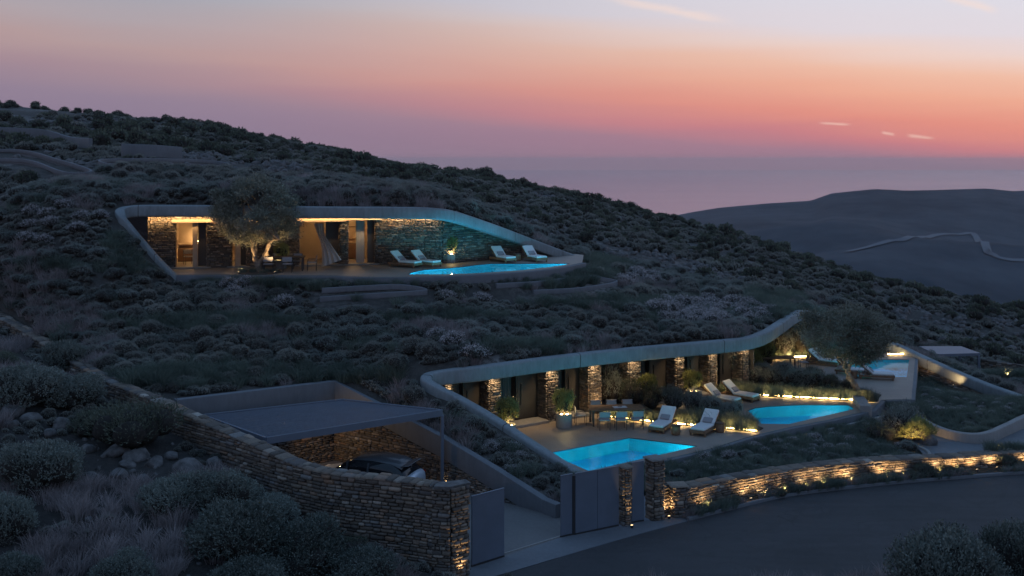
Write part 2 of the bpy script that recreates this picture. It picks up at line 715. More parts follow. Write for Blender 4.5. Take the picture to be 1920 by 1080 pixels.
def sweep(name, path, w, h, mat, parent=None, closed=False, world=True, bev=.06, side=0.0, smooth=False, kind=None):
    """rounded rectangular band whose top centre follows the path; w across, h down"""
    prof = []
    hw = w / 2
    b = bev
    for cx, cz, a0 in ((hw - b, -b, 0), (-hw + b, -b, 90), (-hw + b, -h + b, 180), (hw - b, -h + b, 270)):
        for a in (0, 30, 60, 90):
            r = math.radians(a0 + a)
            prof.append((cx + b * math.cos(r) + side, cz + b * math.sin(r)))
    m = len(prof)
    n = len(path)
    vs = []
    for i, p in enumerate(path):
        if closed:
            d = path[(i + 1) % n] - path[(i - 1) % n]
        else:
            d = path[min(i + 1, n - 1)] - path[max(i - 1, 0)]
        nx, ny = d.y, -d.x
        L = math.hypot(nx, ny) or 1
        nx, ny = nx / L, ny / L
        for a, z in prof:
            vs.append((p.x + nx * a, p.y + ny * a, p.z + z))
    fs = []
    for i in range(n if closed else n - 1):
        i2 = (i + 1) % n
        for k in range(m):
            j = (k + 1) % m
            fs.append((i * m + k, i2 * m + k, i2 * m + j, i * m + j))
    if not closed:
        fs.append(tuple(range(m)))
        fs.append(tuple(range((n - 1) * m + m - 1, (n - 1) * m - 1, -1)))
    me = mesh(name, vs, fs, mat, True)
    try:
        me.set_sharp_from_angle(angle=math.radians(50))
    except Exception:
        pass
    return link(name, me, parent, None, world and parent is not None)


def resample(path, step):
    out = [path[0].copy()]
    acc = 0.0
    for a, b in zip(path[:-1], path[1:]):
        L = (b - a).length
        while acc + L >= step:
            t = (step - acc) / L
            a = a + (b - a) * t
            L = (b - a).length
            out.append(a.copy())
            acc = 0.0
        acc += L
    if (out[-1] - path[-1]).length > step * .3:
        out.append(path[-1].copy())
    return out


def sheet(name, poly, z, mat, parent=None, holes=(), kind='structure'):
    """flat sheet with holes; poly/holes are lists of xy"""
    vs, es = [], []
    for pl in [poly] + list(holes):
        n0 = len(vs)
        vs += [Vector((p[0], p[1])) for p in pl]
        es += [(n0 + i, n0 + (i + 1) % len(pl)) for i in range(len(pl))]
    r = delaunay_2d_cdt(vs, es, [], 0, 1e-5)
    ov, of = r[0], r[2]
    fs = []
    for f in of:
        c = sum((ov[i] for i in f), Vector((0, 0))) / len(f)
        if inside(c, poly) and not any(inside(c, h) for h in holes):
            fs.append(tuple(f))
    o = link(name, mesh(name, [(v.x, v.y, z) for v in ov], fs, mat), parent, None, parent is not None)
    if kind:
        o['kind'] = kind
    # face up
    me = o.data
    if me.polygons and me.polygons[0].normal.z < 0:
        me.flip_normals()
    return o


def inside(p, poly):
    x, y = p[0], p[1]
    c = False
    n = len(poly)
    j = n - 1
    for i in range(n):
        xi, yi = poly[i][0], poly[i][1]
        xj, yj = poly[j][0], poly[j][1]
        if (yi > y) != (yj > y) and x < (xj - xi) * (y - yi) / (yj - yi) + xi:
            c = not c
        j = i
    return c


def inside_np(X, Y, poly):
    c = np.zeros(X.shape, bool)
    n = len(poly)
    j = n - 1
    for i in range(n):
        xi, yi = poly[i][0], poly[i][1]
        xj, yj = poly[j][0], poly[j][1]
        if yi != yj:
            c ^= ((yi > Y) != (yj > Y)) & (X < (xj - xi) * (Y - yi) / (yj - yi) + xi)
        j = i
    return c


class TPS:
    def __init__(self, pts, lam=0.02):
        A = np.array([(p[0], p[1]) for p in pts], float)
        z = np.array([p[2] for p in pts], float)
        self.c = A
        self.s = 30.0
        n = len(A)
        K = self.U(A, A) + lam * np.eye(n)
        Pm = np.hstack([np.ones((n, 1)), A / self.s])
        L = np.zeros((n + 3, n + 3))
        L[:n, :n] = K
        L[:n, n:] = Pm
        L[n:, :n] = Pm.T
        self.w = np.linalg.solve(L, np.concatenate([z, np.zeros(3)]))

    def U(self, A, B):
        d2 = ((A[:, None, :] - B[None, :, :]) ** 2).sum(-1) / self.s ** 2
        return np.where(d2 > 0, d2 * np.log(d2 + 1e-12), 0)

    def __call__(self, X, Y):
        A = np.stack([np.ravel(X), np.ravel(Y)], -1).astype(float)
        out = np.empty(len(A))
        n = len(self.c)
        for i in range(0, len(A), 4000):
            a = A[i:i + 4000]
            out[i:i + 4000] = self.U(a, self.c) @ self.w[:n] + self.w[n] + (a / self.s) @ self.w[n + 1:]
        return out.reshape(np.shape(X))


def vnoise(X, Y, sc_, seed=0):
    """cheap smooth value noise"""
    r = np.random.RandomState(seed)
    T = r.rand(64, 64)
    x, y = np.asarray(X) / sc_ + 1000, np.asarray(Y) / sc_ + 1000
    xi, yi = np.floor(x).astype(int), np.floor(y).astype(int)
    fx, fy = x - xi, y - yi
    fx, fy = fx * fx * (3 - 2 * fx), fy * fy * (3 - 2 * fy)
    g = lambda a, b: T[a % 64, b % 64]
    return (g(xi, yi) * (1 - fx) + g(xi + 1, yi) * fx) * (1 - fy) + (g(xi, yi + 1) * (1 - fx) + g(xi + 1, yi + 1) * fx) * fy - .5

# ================================================================== LAYOUT
ZT, ZD, ZU = -12.0, -12.54, -5.9        # lower terraces, driveway and road, upper terrace

# left field stone wall, centre of its top
LW = [P(-300, 470, 62), P(-80, 545, 53), P(0, 590, 50), P(70, 630, 47.5), P(135, 672, 44.5), P(220, 716, 41.6), P(320, 757, 38.7),
      P(378, 784, 37.4), P(440, 811, 36.2), P(500, 838, 35), P(560, 866, 34), P(600, 879, 33.5), P(640, 885, 33.1), P(760, 898, 32.4), P(826, 907.5, 31.95)]
# retaining wall of the car court
RW = [P(312, 748, 40.4), P(628, 713, 44.7), P(828, 815, 41.4), P(935, 879, 39.5), P(1022, 934, 38.0), P(1048, 945, 37.4)]
# roof band of the lower villa (top centre)
LB = [P(1098, 892, 40.8), P(1010, 836, 41.9), P(930, 783, 42.9), P(865, 745, 43.6), P(822, 723, 43.9), P(800, 709, 44.2), P(808, 698, 44.7),
      P(850, 691, 44.8), P(905, 685, 45.0), P(1050, 666, 47.2), P(1180, 652, 48.9), P(1330, 639, 50.8), P(1395, 632, 51.9),
      P(1432, 621, 53.8), P(1460, 604, 56.8), P(1482, 589, 59.8), P(1500, 581, 62), P(1525, 586, 64.3), P(1570, 602, 66.2), P(1650, 632, 67),
      P(1690, 648, 66.2), P(1730, 667, 64.3), P(1800, 698, 61), P(1860, 722, 58.6), P(1920, 743, 56.6), P(2010, 778, 54), P(2200, 840, 52)]
# roof band of the upper villa
UB = [P(333, 518, 54.9), P(300, 485, 54.9), P(270, 451, 54.9), P(242, 418, 54.9), P(228, 401, 55.0), P(226, 391, 55.5), P(245, 385.5, 56.0),
      P(290, 384, 56.2), P(420, 385, 56.1), P(600, 387, 56.2), P(760, 388, 56.4), P(825, 391, 56.9), P(860, 399, 58.6), P(905, 414, 60.6),
      P(960, 434, 63.2), P(1020, 457, 65.0), P(1060, 472, 66.0), P(1092, 483, 66.6)]
LBs = catmull(LB, 8)
UBs = catmull(UB, 8)
LWs = catmull(LW, 6)
RWs = RW

xy = lambda p: (p[0], p[1])

# upper terrace front edge (left to right)
UF = [PZ(333, 515, ZU), PZ(420, 514.5, ZU), PZ(600, 516, ZU), PZ(690, 519, ZU), PZ(800, 518.5, ZU), PZ(950, 511.5, ZU), PZ(1040, 502.5, ZU), PZ(1092, 492, ZU)]
UFs = catmull(UF, 5)
U_DECK = [xy(p) for p in UFs] + [(4.45, 66.3), (4.0, 67.0), (-1.2, 64.2), (-3.8, 62.2), (-3.9, 66), (-21.5, 62.5), (-19.6, 57.0)]
U_POOL = [xy(PZ(a, b, -5.95)) for a, b in ((764, 516), (772, 512.5), (795, 507), (835, 504.5), (868, 501.5), (893, 498), (921, 495.5), (1040, 495.5), (1070, 496),
                                        (1034, 502), (985, 507.5), (949, 510.3), (890, 514), (837, 516))]
UHOLE = [xy(p) for p in UBs] + [(4.75, 65.2)] + [(p.x + .1, p.y - .12) for p in reversed(UFs)]

# low ground right of the left wall, in front of every villa: boundary of the hill sheet
HB = [Vector((-60, 66, -4.5))] + [p + Vector((0, .25, -.22)) for p in LWs if p.x < -12.9] + [RW[0], RW[1], RW[2], RW[3], RW[4]] + \
     [Vector((RW[5].x, RW[5].y + .1, RW[5].z - .1)), Vector((2.3, 39.9, -12.05))] + LBs[:] + [Vector((60, 51, -15.3)), Vector((140, 60, -19))]
HBz = []
for p in HB:
    HBz.append(Vector((p.x, p.y, p.z - .16)))
HB = HBz
HILL = [xy(p) for p in HB] + [(190, 330), (-190, 330), (-75, 80)]

# -------- hill surface control points (photo pixel, distance)
ctrl = [P(*a) for a in (
    (-300, 205, 172), (0, 212, 165), (130, 216, 162), (250, 224, 160), (400, 250, 155), (600, 286, 150), (800, 320, 140), (1000, 363, 130), (1240, 420, 120),
    (1500, 502, 110), (1700, 567, 100), (1920, 629, 95), (2200, 700, 90),
    (500, 335, 84), (100, 318, 72), (100, 272, 108), (500, 300, 112), (800, 352, 92), (1000, 402, 90), (1200, 452, 88), (1100, 470, 76), (300, 290, 90), (300, 345, 66),
    (700, 350, 76), (850, 375, 70), (1000, 430, 75), (1200, 480, 78), (1320, 500, 84), (1450, 540, 84),
    (1300, 530, 73), (1180, 545, 63), (1300, 600, 57), (1500, 562, 73), (1700, 622, 88), (1900, 670, 84), (1620, 600, 74), (1800, 668, 74), (1790, 692, 69.5), (1850, 705, 68),
    (0, 400, 56), (150, 430, 53.5), (120, 350, 62), (200, 500, 51.5), (0, 480, 52.5), (0, 560, 50.5), (260, 500, 53.2), (230, 440, 54),
    (400, 560, 51.8), (500, 528, 54), (600, 560, 52.2), (700, 532, 53), (800, 560, 52.4), (900, 532, 54.8), (1040, 530, 57), (1110, 508, 61), (1150, 520, 62),
    (300, 560, 51), (100, 600, 48.8), (400, 620, 48.4), (200, 640, 47.2), (600, 620, 49), (800, 620, 48.5), (800, 680, 45.3), (700, 680, 45.6), (600, 690, 45.8), (1000, 640, 48.6), (1000, 580, 53),
    (1200, 625, 51), (1200, 585, 54.8), (1100, 560, 56), (1330, 620, 53), (1400, 590, 58), (1430, 600, 58), (400, 700, 44), (500, 715, 43.6), (750, 735, 44.2), (760, 765, 43.2), (800, 765, 43.6), (900, 825, 41.8), (1000, 888, 39.8),
    (640, 705, 45.8), (300, 368, 60), (450, 366, 60), (600, 368, 60), (760, 370, 60), (300, 350, 66), (600, 346, 68), (850, 388, 61), (900, 398, 64), (1350, 600, 56), (1200, 610, 53), (300, 700, 43), (250, 690, 43.8), (1560, 570, 72), (1480, 556, 68), (1640, 618, 71),
)]
for x0, y0, z0 in ((-60, 215, -8), (0, 205, -14), (40, 190, -24), (90, 180, -40), (150, 170, -60), (-150, 230, 0), (-60, 320, -60), (60, 320, -90), (190, 320, -120), (-190, 330, -30), (150, 110, -34), (140, 60, -22), (-75, 80, 0), (-120, 160, 8)):
    ctrl.append(Vector((x0, y0, z0)))
for pts, st in ((LBs, 4), (UBs, 4), (LWs, 6)):
    for p in pts[::st]:
        if pts is LWs and p.x > -12.9:
            continue
        ctrl.append(p + Vector((0, 0, -.16)))
for p in RW[:5]:
    ctrl.append(p + Vector((0, 0, -.16)))
for p in UFs[::4]:
    ctrl.append(Vector((p.x, p.y - .3, ZU - .35)))
tps = TPS(ctrl, 0.004)


def rocky(X, Y):
    return vnoise(X, Y, 1.7, 3) * .12 + vnoise(X, Y, .8, 4) * .08


UFX = [p.x for p in UFs]
UFY = [p.y for p in UFs]


def hill_z(X, Y):
    X, Y = np.asarray(X, float), np.asarray(Y, float)
    far = np.clip((Y - 62) / 40, 0, 1)
    n = vnoise(X, Y, 5, 1) * .25 * (1 + far * 3) + vnoise(X, Y, 14, 5) * far * 1.3 + rocky(X, Y)
    z = tps(X, Y) + n * .8
    # the ground meets the front of the upper terrace below its slab
    fy = np.interp(X, UFX, UFY)
    d = fy - Y
    near = (d > -.4) & (d < 3.2) & (X > UFX[0]) & (X < UFX[-1])
    return np.where(near, np.minimum(z, ZU - .34 - .10 * np.maximum(d, 0)), z)


def polyseg(pts):
    a = np.array([(p[0], p[1], p[2]) for p in pts])
    return a


def build_terrain(name, outer, holes, zf, pts_extra, mat, bz):
    """triangulated ground sheet with exact borders. bz: dict of exact border heights keyed by index"""
    vs, es = [], []
    zs = {}
    for pl, zz in [(outer, bz)] + list(holes):
        n0 = len(vs)
        for i, p in enumerate(pl):
            vs.append(Vector((p[0], p[1])))
            if zz is not None and i < len(zz) and zz[i] is not None:
                zs[n0 + i] = zz[i]
        es += [(n0 + i, n0 + (i + 1) % len(pl)) for i in range(len(pl))]
    X, Y = pts_extra
    keep = inside_np(X, Y, outer)
    for pl, _ in holes:
        keep &= ~inside_np(X, Y, pl)
    X, Y = X[keep], Y[keep]
    nb = len(vs)
    vs += [Vector((float(a), float(b))) for a, b in zip(X, Y)]
    r = delaunay_2d_cdt(vs, es, [], 0, 1e-5)
    ov, of, orig = r[0], r[2], r[3]
    V = np.array([(v.x, v.y) for v in ov])
    Fc = np.array([list(f) for f in of], int)
    c = V[Fc].mean(1)
    k = inside_np(c[:, 0], c[:, 1], outer)
    for pl, _ in holes:
        k &= ~inside_np(c[:, 0], c[:, 1], pl)
    Fc = Fc[k]
    z = zf(V[:, 0], V[:, 1])
    for i, o in enumerate(orig):
        for s in o:
            if s in zs:
                z[i] = zs[s]
    V3 = np.column_stack([V, z])
    # orient up
    a = V3[Fc[:, 1]] - V3[Fc[:, 0]]
    b = V3[Fc[:, 2]] - V3[Fc[:, 0]]
    dn = (a[:, 0] * b[:, 1] - a[:, 1] * b[:, 0]) < 0
    Fc[dn] = Fc[dn][:, ::-1]
    o = link(name, nmesh(name, V3, Fc, mat, True))
    o['kind'] = 'structure'
    return o


def grid(x0, x1, y0, y1, st, jit=.35):
    X, Y = np.meshgrid(np.arange(x0, x1, st), np.arange(y0, y1, st))
    X, Y = X.ravel(), Y.ravel()
    return X + RS.uniform(-jit, jit, X.shape) * st, Y + RS.uniform(-jit, jit, Y.shape) * st


g1 = grid(-38, 36, 36, 76, .7)
g2 = grid(-75, 75, 55, 175, 2.4)
m2 = ~((g2[0] > -38) & (g2[0] < 36) & (g2[1] < 76))
g3 = grid(-190, 190, 60, 330, 9)
m3 = ~((g3[0] > -75) & (g3[0] < 75) & (g3[1] < 175))
GX = np.concatenate([g1[0], g2[0][m2], g3[0][m3]])
GY = np.concatenate([g1[1], g2[1][m2], g3[1][m3]])
uh_z = [p.z - .2 for p in UBs] + [ZU - .3] + [ZU - .35 for p in UFs]
build_terrain('hillside', HILL, [(UHOLE, uh_z)], hill_z, (GX, GY), M['hill'], [p.z for p in HB])

# -------- foreground slope left of and below the wall
FW = [Vector((p.x + .25, p.y - .25, p.z)) for p in LWs]
def fg_drop(x):
    # how far the ground lies under the wall top
    return float(np.interp(x, [-40, -25, -18, -12.5, -9.5, -7.2, -5.5, -3.5, -1.4], [.45, .5, .55, .85, 1.15, 1.6, 2.05, 2.4, 2.85]))
fctrl = [Vector((p.x, p.y, p.z - fg_drop(p.x))) for p in FW[::3]] + [P(*a) for a in (
    (0, 1080, 27), (300, 1080, 28.2), (600, 1080, 29.6), (850, 1085, 31.3), (0, 820, 35.5), (0, 700, 41), (200, 910, 33), (300, 862, 35.2), (450, 950, 32), (650, 1010, 31))]
fctrl += [Vector(a) for a in ((-10, 14, -9.6), (-35, 30, -8.6), (0, 24, -12.2), (0, 14, -11), (6, 30.5, -12.56), (2, 31.2, -12.56), (12, 31, -12.5), (12, 26, -12.35), (20, 31.5, -12.45), (40, 33, -12.5), (12, 14, -10.5), (40, 14, -10.5), (60, 35, -12.5), (-60, 50, -6))]
ftps = TPS(fctrl, .002)
fore_z = lambda X, Y: ftps(X, Y) + rocky(X, Y) * 1.1 + vnoise(X, Y, 3, 8) * .15
NEAR = [(-1.05, 31.75), (4, 31.6), (12, 31.9), (25, 32.3), (60, 36)]          # near edge of the road
FORE = [(-60, 66)] + [(p.x, p.y) for p in LWs] + NEAR + [(60, 10), (-60, 10)]
fz = [-5.4] + [p.z - fg_drop(p.x) for p in LWs] + [ZD - .02] * len(NEAR)
g = grid(-58, 58, 11, 66, .8)
build_terrain('foreground_slope', FORE, [], fore_z, g, M['fore'], fz)

# -------- road and driveway
KERB = [PZ(1290, 977, ZD), PZ(1345, 963, ZD), PZ(1400, 949, ZD), PZ(1450, 937, ZD), PZ(1500, 928, ZD), PZ(1600, 916, ZD), PZ(1700, 906, ZD), PZ(1800, 898, ZD), PZ(1920, 889, ZD), PZ(2100, 880, ZD), PZ(2400, 872, ZD)]
KERBs = catmull(KERB, 4)
STRIP_OUT = [PZ(860, 1100, ZD), PZ(960, 1072, ZD), PZ(1100, 1030, ZD), PZ(1200, 1001, ZD), PZ(1290, 977, ZD)]
STRIP_IN = [PZ(884, 1066, ZD), PZ(1052, 1008, ZD), PZ(1180, 984, ZD), PZ(1240, 971, ZD), PZ(1290, 966, ZD)]
ROAD = [xy(p) for p in STRIP_OUT] + [xy(p) for p in KERBs[1:]] + [(75, 52), (75, 30)] + list(reversed(NEAR)) + [(-1.3, 31.2)]
sheet('road', ROAD, ZD, M['asphalt'])
PAVE = [xy(p) for p in STRIP_OUT] + [xy(p) for p in reversed(STRIP_IN)]
sheet('pavement', PAVE, ZD + .012, M['conc'])
inner = [(p.x, p.y) for p in LWs if p.x > -12.9]
COURT = inner + [xy(STRIP_IN[0]), xy(STRIP_IN[1]), (2.6, 37.6)] + [(p.x, p.y + .1) for p in (RW[5], RW[4], RW[3], RW[2], RW[1], RW[0])]
sheet('driveway', COURT, ZD + .004, concmat('driveway_concrete', (.15, .145, .145)))
# line of the ground drain at the gate
mb = MB()
a, b = PZ(925, 1045, ZD), PZ(1062, 1003, ZD)
d = (b - a)
mb.box((a + b) / 2 + Vector((0, 0, .02)), (d.length, .05, .03), rz=math.atan2(d.y, d.x))
tag(mb.obj('gate_track', M['conclight']), 'thin pale steel sliding track across the driveway at the open gate', 'gate track')

# kerb along the road
sweep('kerb', [Vector((p.x, p.y + .06, ZD + .11)) for p in KERBs], .13, .2, M['conc'], bev=.02)['kind'] = 'structure'

# -------- ground on the low side: verge, planting bed, path, right hand bed
WALLR = [PZ(1262, 966, ZD), PZ(1300, 958, ZD), PZ(1345, 947, ZD), PZ(1420, 931, ZD), PZ(1500, 916, ZD), PZ(1600, 902, ZD), PZ(1700, 892, ZD), PZ(1800, 884, ZD), PZ(1920, 872, ZD), PZ(2100, 862, ZD), PZ(2400, 856, ZD)]
WALLRs = catmull(WALLR, 6)
def wallr_top(x):
    return float(np.interp(x, [5.0, 8, 13, 18, 22, 40], [-11.62, -11.68, -11.78, -11.93, -12.02, -12.1]))
VERGE = [(p.x, p.y + .1) for p in KERBs] + [(p.x, p.y + .3) for p in reversed(WALLRs)]
sheet('verge', VERGE, ZD + .06, M['bedsoil'])
# bed in front of the terraces
TF = [(2.9, 40.75), (8.0, 43.9)]                      # pool edge
T_FRONT = [xy(P(1098, 892, 40.8))] + [xy(PZ(a, b, ZT)) for a, b in ((1190, 873), (1325, 846), (1400, 818), (1480, 800), (1560, 786), (1652, 764))]
BEDPOLY = [(5.2, 37.9)] + [(p.x, p.y + .3) for p in WALLRs if 5.3 < p.x < 17.2] + [(17.4, 43.9), (17.9, 45.2), (17.6, 46.6), (16.9, 48.6), (17.3, 52.0), (18.4, 53.2)] + [xy(PZ(a, b, ZT)) for a, b in ((1652, 752), (1634, 769), (1560, 787), (1480, 802), (1400, 821), (1330, 843), (1190, 874), (1104, 889))] + [(2.2, 40.6), (2.2, 38.2)]
bedf = lambda X, Y: np.interp(np.asarray(Y), [37, 41, 48, 56], [-11.93, -12.08, -12.32, -12.45]) + rocky(X, Y) * .8
g = grid(1, 22, 37, 58, .5)
build_terrain('planting_bed_ground', BEDPOLY, [], bedf, g, M['bedsoil'], None)
# path
PATHZ = -12.16
PATH = [(p.x, p.y + .3) for p in WALLRs if p.x > 16.6] + [(75, 58), (75, 62)] + [(30, 51.5), (24.5, 49.3), (22.2, 47.6), (20.6, 46.6), (19.2, 47.0), (17.9, 48.4), (17.0, 48.0), (17.2, 45.5)]
sheet('garden_path', PATH, PATHZ, M['conc'])
# right hand bed between the path wall and the villa band
LOWW = [P(1728, 783, 48.4), P(1745, 793, 47.6), P(1780, 806, 46.6), P(1820, 812, 45.9), P(1852, 809, 46.0), P(1890, 793, 47.4), P(1925, 777, 48.9), P(2000, 750, 52), P(2300, 700, 62)]
LOWWs = catmull(LOWW, 8)
RBED = [(p.x, p.y) for p in LOWWs] + [(p.x, p.y) for p in reversed(LBs) if p.x > 20.0] + [(22.5, 64.5), (20.2, 53.7), (18.6, 53.4)]
rctrl = [Vector((p.x, p.y, p.z - .15)) for p in LOWWs[::4]] + [Vector((p.x, p.y - .5, p.z - 1.3)) for p in LBs[::4] if p.x > 24] + [Vector((24.6, 63, -12.9)), Vector((20.5, 54.2, -12.4)), Vector((22, 58, -12.6)), Vector((24.5, 56, -12.5)), Vector((22.5, 52, -12.1))]
rtps = TPS(rctrl, .003)
rbed_z = lambda X, Y: rtps(X, Y) + rocky(X, Y) * .6
g = grid(17, 50, 44, 68, .6)
build_terrain('right_bed_ground', RBED, [], rbed_z, g, M['bedsoil'], None)

# ================================================================== far country: sea, mountains, haze
mb = MB()
mb.add([(-14000, 250, -135), (14000, 250, -135), (14000, 14500, -135), (-14000, 14500, -135)], [(0, 1, 2, 3)])
o = mb.obj('sea', M['sea'])
o['kind'] = 'structure'


def mountain_z(X, Y):
    """far range: height from its sky line, falling to the valley"""
    k = X / Y
    px = 960 + k * F
    sky_ = np.interp(px, [1000, 1240, 1300, 1350, 1440, 1520, 1560, 1640, 1700, 1750, 1850, 1900, 1960, 2300, 3000], [440, 409, 397, 389, 381, 376, 362, 354, 357, 356, 353, 358, 355, 365, 420])
    zr = -(sky_ - 300) * 1400 / F
    base = -118 + 0 * X
    t = np.clip((Y - 430) / 970, 0, 1)
    s = t ** 1.15
    z = base + (zr - base) * s
    z = np.where(Y > 1400, zr - (Y - 1400) * .25, z)
    rid = vnoise(X, Y, 260, 21) * 34 + vnoise(X, Y, 120, 22) * 16 + vnoise(X, Y, 50, 23) * 5
    z = z + rid * np.clip(t * 2.2, 0, 1) * np.clip((1400 - Y) / 500, 0.0, 1)
    # nearer shoulder
    z += 17 * np.exp(-((X - 250 - (Y - 800) * .1) / 95.) ** 2 - ((Y - 850) / 170.) ** 2)
    return z


MS = 1.0           # scale of the far range
X, Y = np.meshgrid(np.linspace(90, 1500, 190), np.linspace(430, 2100, 170))
Z = mountain_z(X, Y)
X, Y, Z = X * MS, Y * MS, Z * MS
nx_, ny_ = 190, 170
idx = np.arange(nx_ * ny_).reshape(ny_, nx_)
Q = np.stack([idx[:-1, :-1], idx[:-1, 1:], idx[1:, 1:], idx[1:, :-1]], -1).reshape(-1, 4)
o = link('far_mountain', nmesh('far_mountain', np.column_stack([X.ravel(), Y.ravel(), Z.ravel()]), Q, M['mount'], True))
o['kind'] = 'structure'
# valley floor
X, Y = np.meshgrid(np.linspace(-100, 1500, 90), np.linspace(320, 520, 30))
Z = -121 + vnoise(X, Y, 60, 31) * 8
X, Y, Z = X * MS, Y * MS, Z * MS
idx = np.arange(90 * 30).reshape(30, 90)
Q = np.stack([idx[:-1, :-1], idx[:-1, 1:], idx[1:, 1:], idx[1:, :-1]], -1).reshape(-1, 4)
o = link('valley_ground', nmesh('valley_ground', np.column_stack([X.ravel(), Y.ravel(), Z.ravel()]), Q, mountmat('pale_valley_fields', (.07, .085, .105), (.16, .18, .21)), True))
o['kind'] = 'structure'


def on_mountain(px, py):
    k = (px - 960) / F
    for Y in np.arange(440, 1400, 4):
        z = float(mountain_z(np.array([k * Y]), np.array([float(Y)]))[0])
        if z >= -(py - 300) * Y / F:
            return Vector((k * Y, Y, z))
    return None


rp = [on_mountain(a, b) for a, b in ((1588, 474), (1625, 466), (1665, 455), (1705, 446), (1750, 443), (1800, 441), (1830, 446), (1848, 462), (1862, 478), (1880, 488), (1925, 491), (1990, 490))]
rp = [p for p in rp if p is not None]
if len(rp) > 3:
    rp = catmull(rp, 10)
    vs, fs = [], []
    for i, p in enumerate(rp):
        d = rp[min(i + 1, len(rp) - 1)] - rp[max(i - 1, 0)]
        s_ = Vector((-d.y, d.x, 0)).normalized() * 3.2
        for sg in (-1, 0, 1):
            q = p + s_ * sg
            zz = float(mountain_z(np.array([q.x]), np.array([q.y]))[0])
            vs.append((q.x, q.y, max(zz, p.z if sg == 0 else zz) + .8))
    vs = [(a * MS, b * MS, c * MS) for a, b, c in vs]
    for i in range(len(rp) - 1):
        for k in (0, 1):
            fs.append((i * 3 + k, i * 3 + k + 1, i * 3 + k + 4, i * 3 + k + 3))
    o = link('mountain_road', mesh('mountain_road', vs, fs, M['farroad'], True))
    o['kind'] = 'structure'
# haze
mb = MB()
mb.box((0, 7200, -57.5), (29000, 15400, 160))
hz = bpy.data.materials.new('evening_haze')
hz.use_nodes = True
t_ = NT(hz.node_tree)
for n in list(t_.n):
    t_.n.remove(n)
pv = t_.n.new('ShaderNodeVolumePrincipled')
pv.inputs['Color'].default_value = (.93, .94, 1.0, 1)
pv.inputs['Density'].default_value = .00007
pv.inputs['Anisotropy'].default_value = .7
out_ = t_.n.new('ShaderNodeOutputMaterial')
t_.l.new(pv.outputs[0], out_.inputs['Volume'])
o = mb.obj('haze', hz)
o['kind'] = 'stuff'

# ================================================================== STONES
def stone_variants(n=7):
    out = []
    r = np.random.RandomState(5)
    for _ in range(n):
        v = []
        for z_, ins, jit in ((0.0, .0, .0), (.62, .02, .03), (1.0, .16, .07)):
            for sx, sz in ((-1, -1), (1, -1), (1, 1), (-1, 1)):
                v.append((sx * (.5 - ins) + r.uniform(-jit, jit), -z_, sz * (.5 - ins * 1.2) + r.uniform(-jit, jit)))
        f = []
        for a in (0, 4):
            for i in range(4):
                j = (i + 1) % 4
                f.append((a + i, a + j, a + 4 + j, a + 4 + i))
        f.append((8, 9, 10, 11))
        out.append((np.array(v), np.array(f)))
    return out


SV = stone_variants()
SVM = [nmesh('stone_shape', v, f, M['stone']) for v, f in SV]


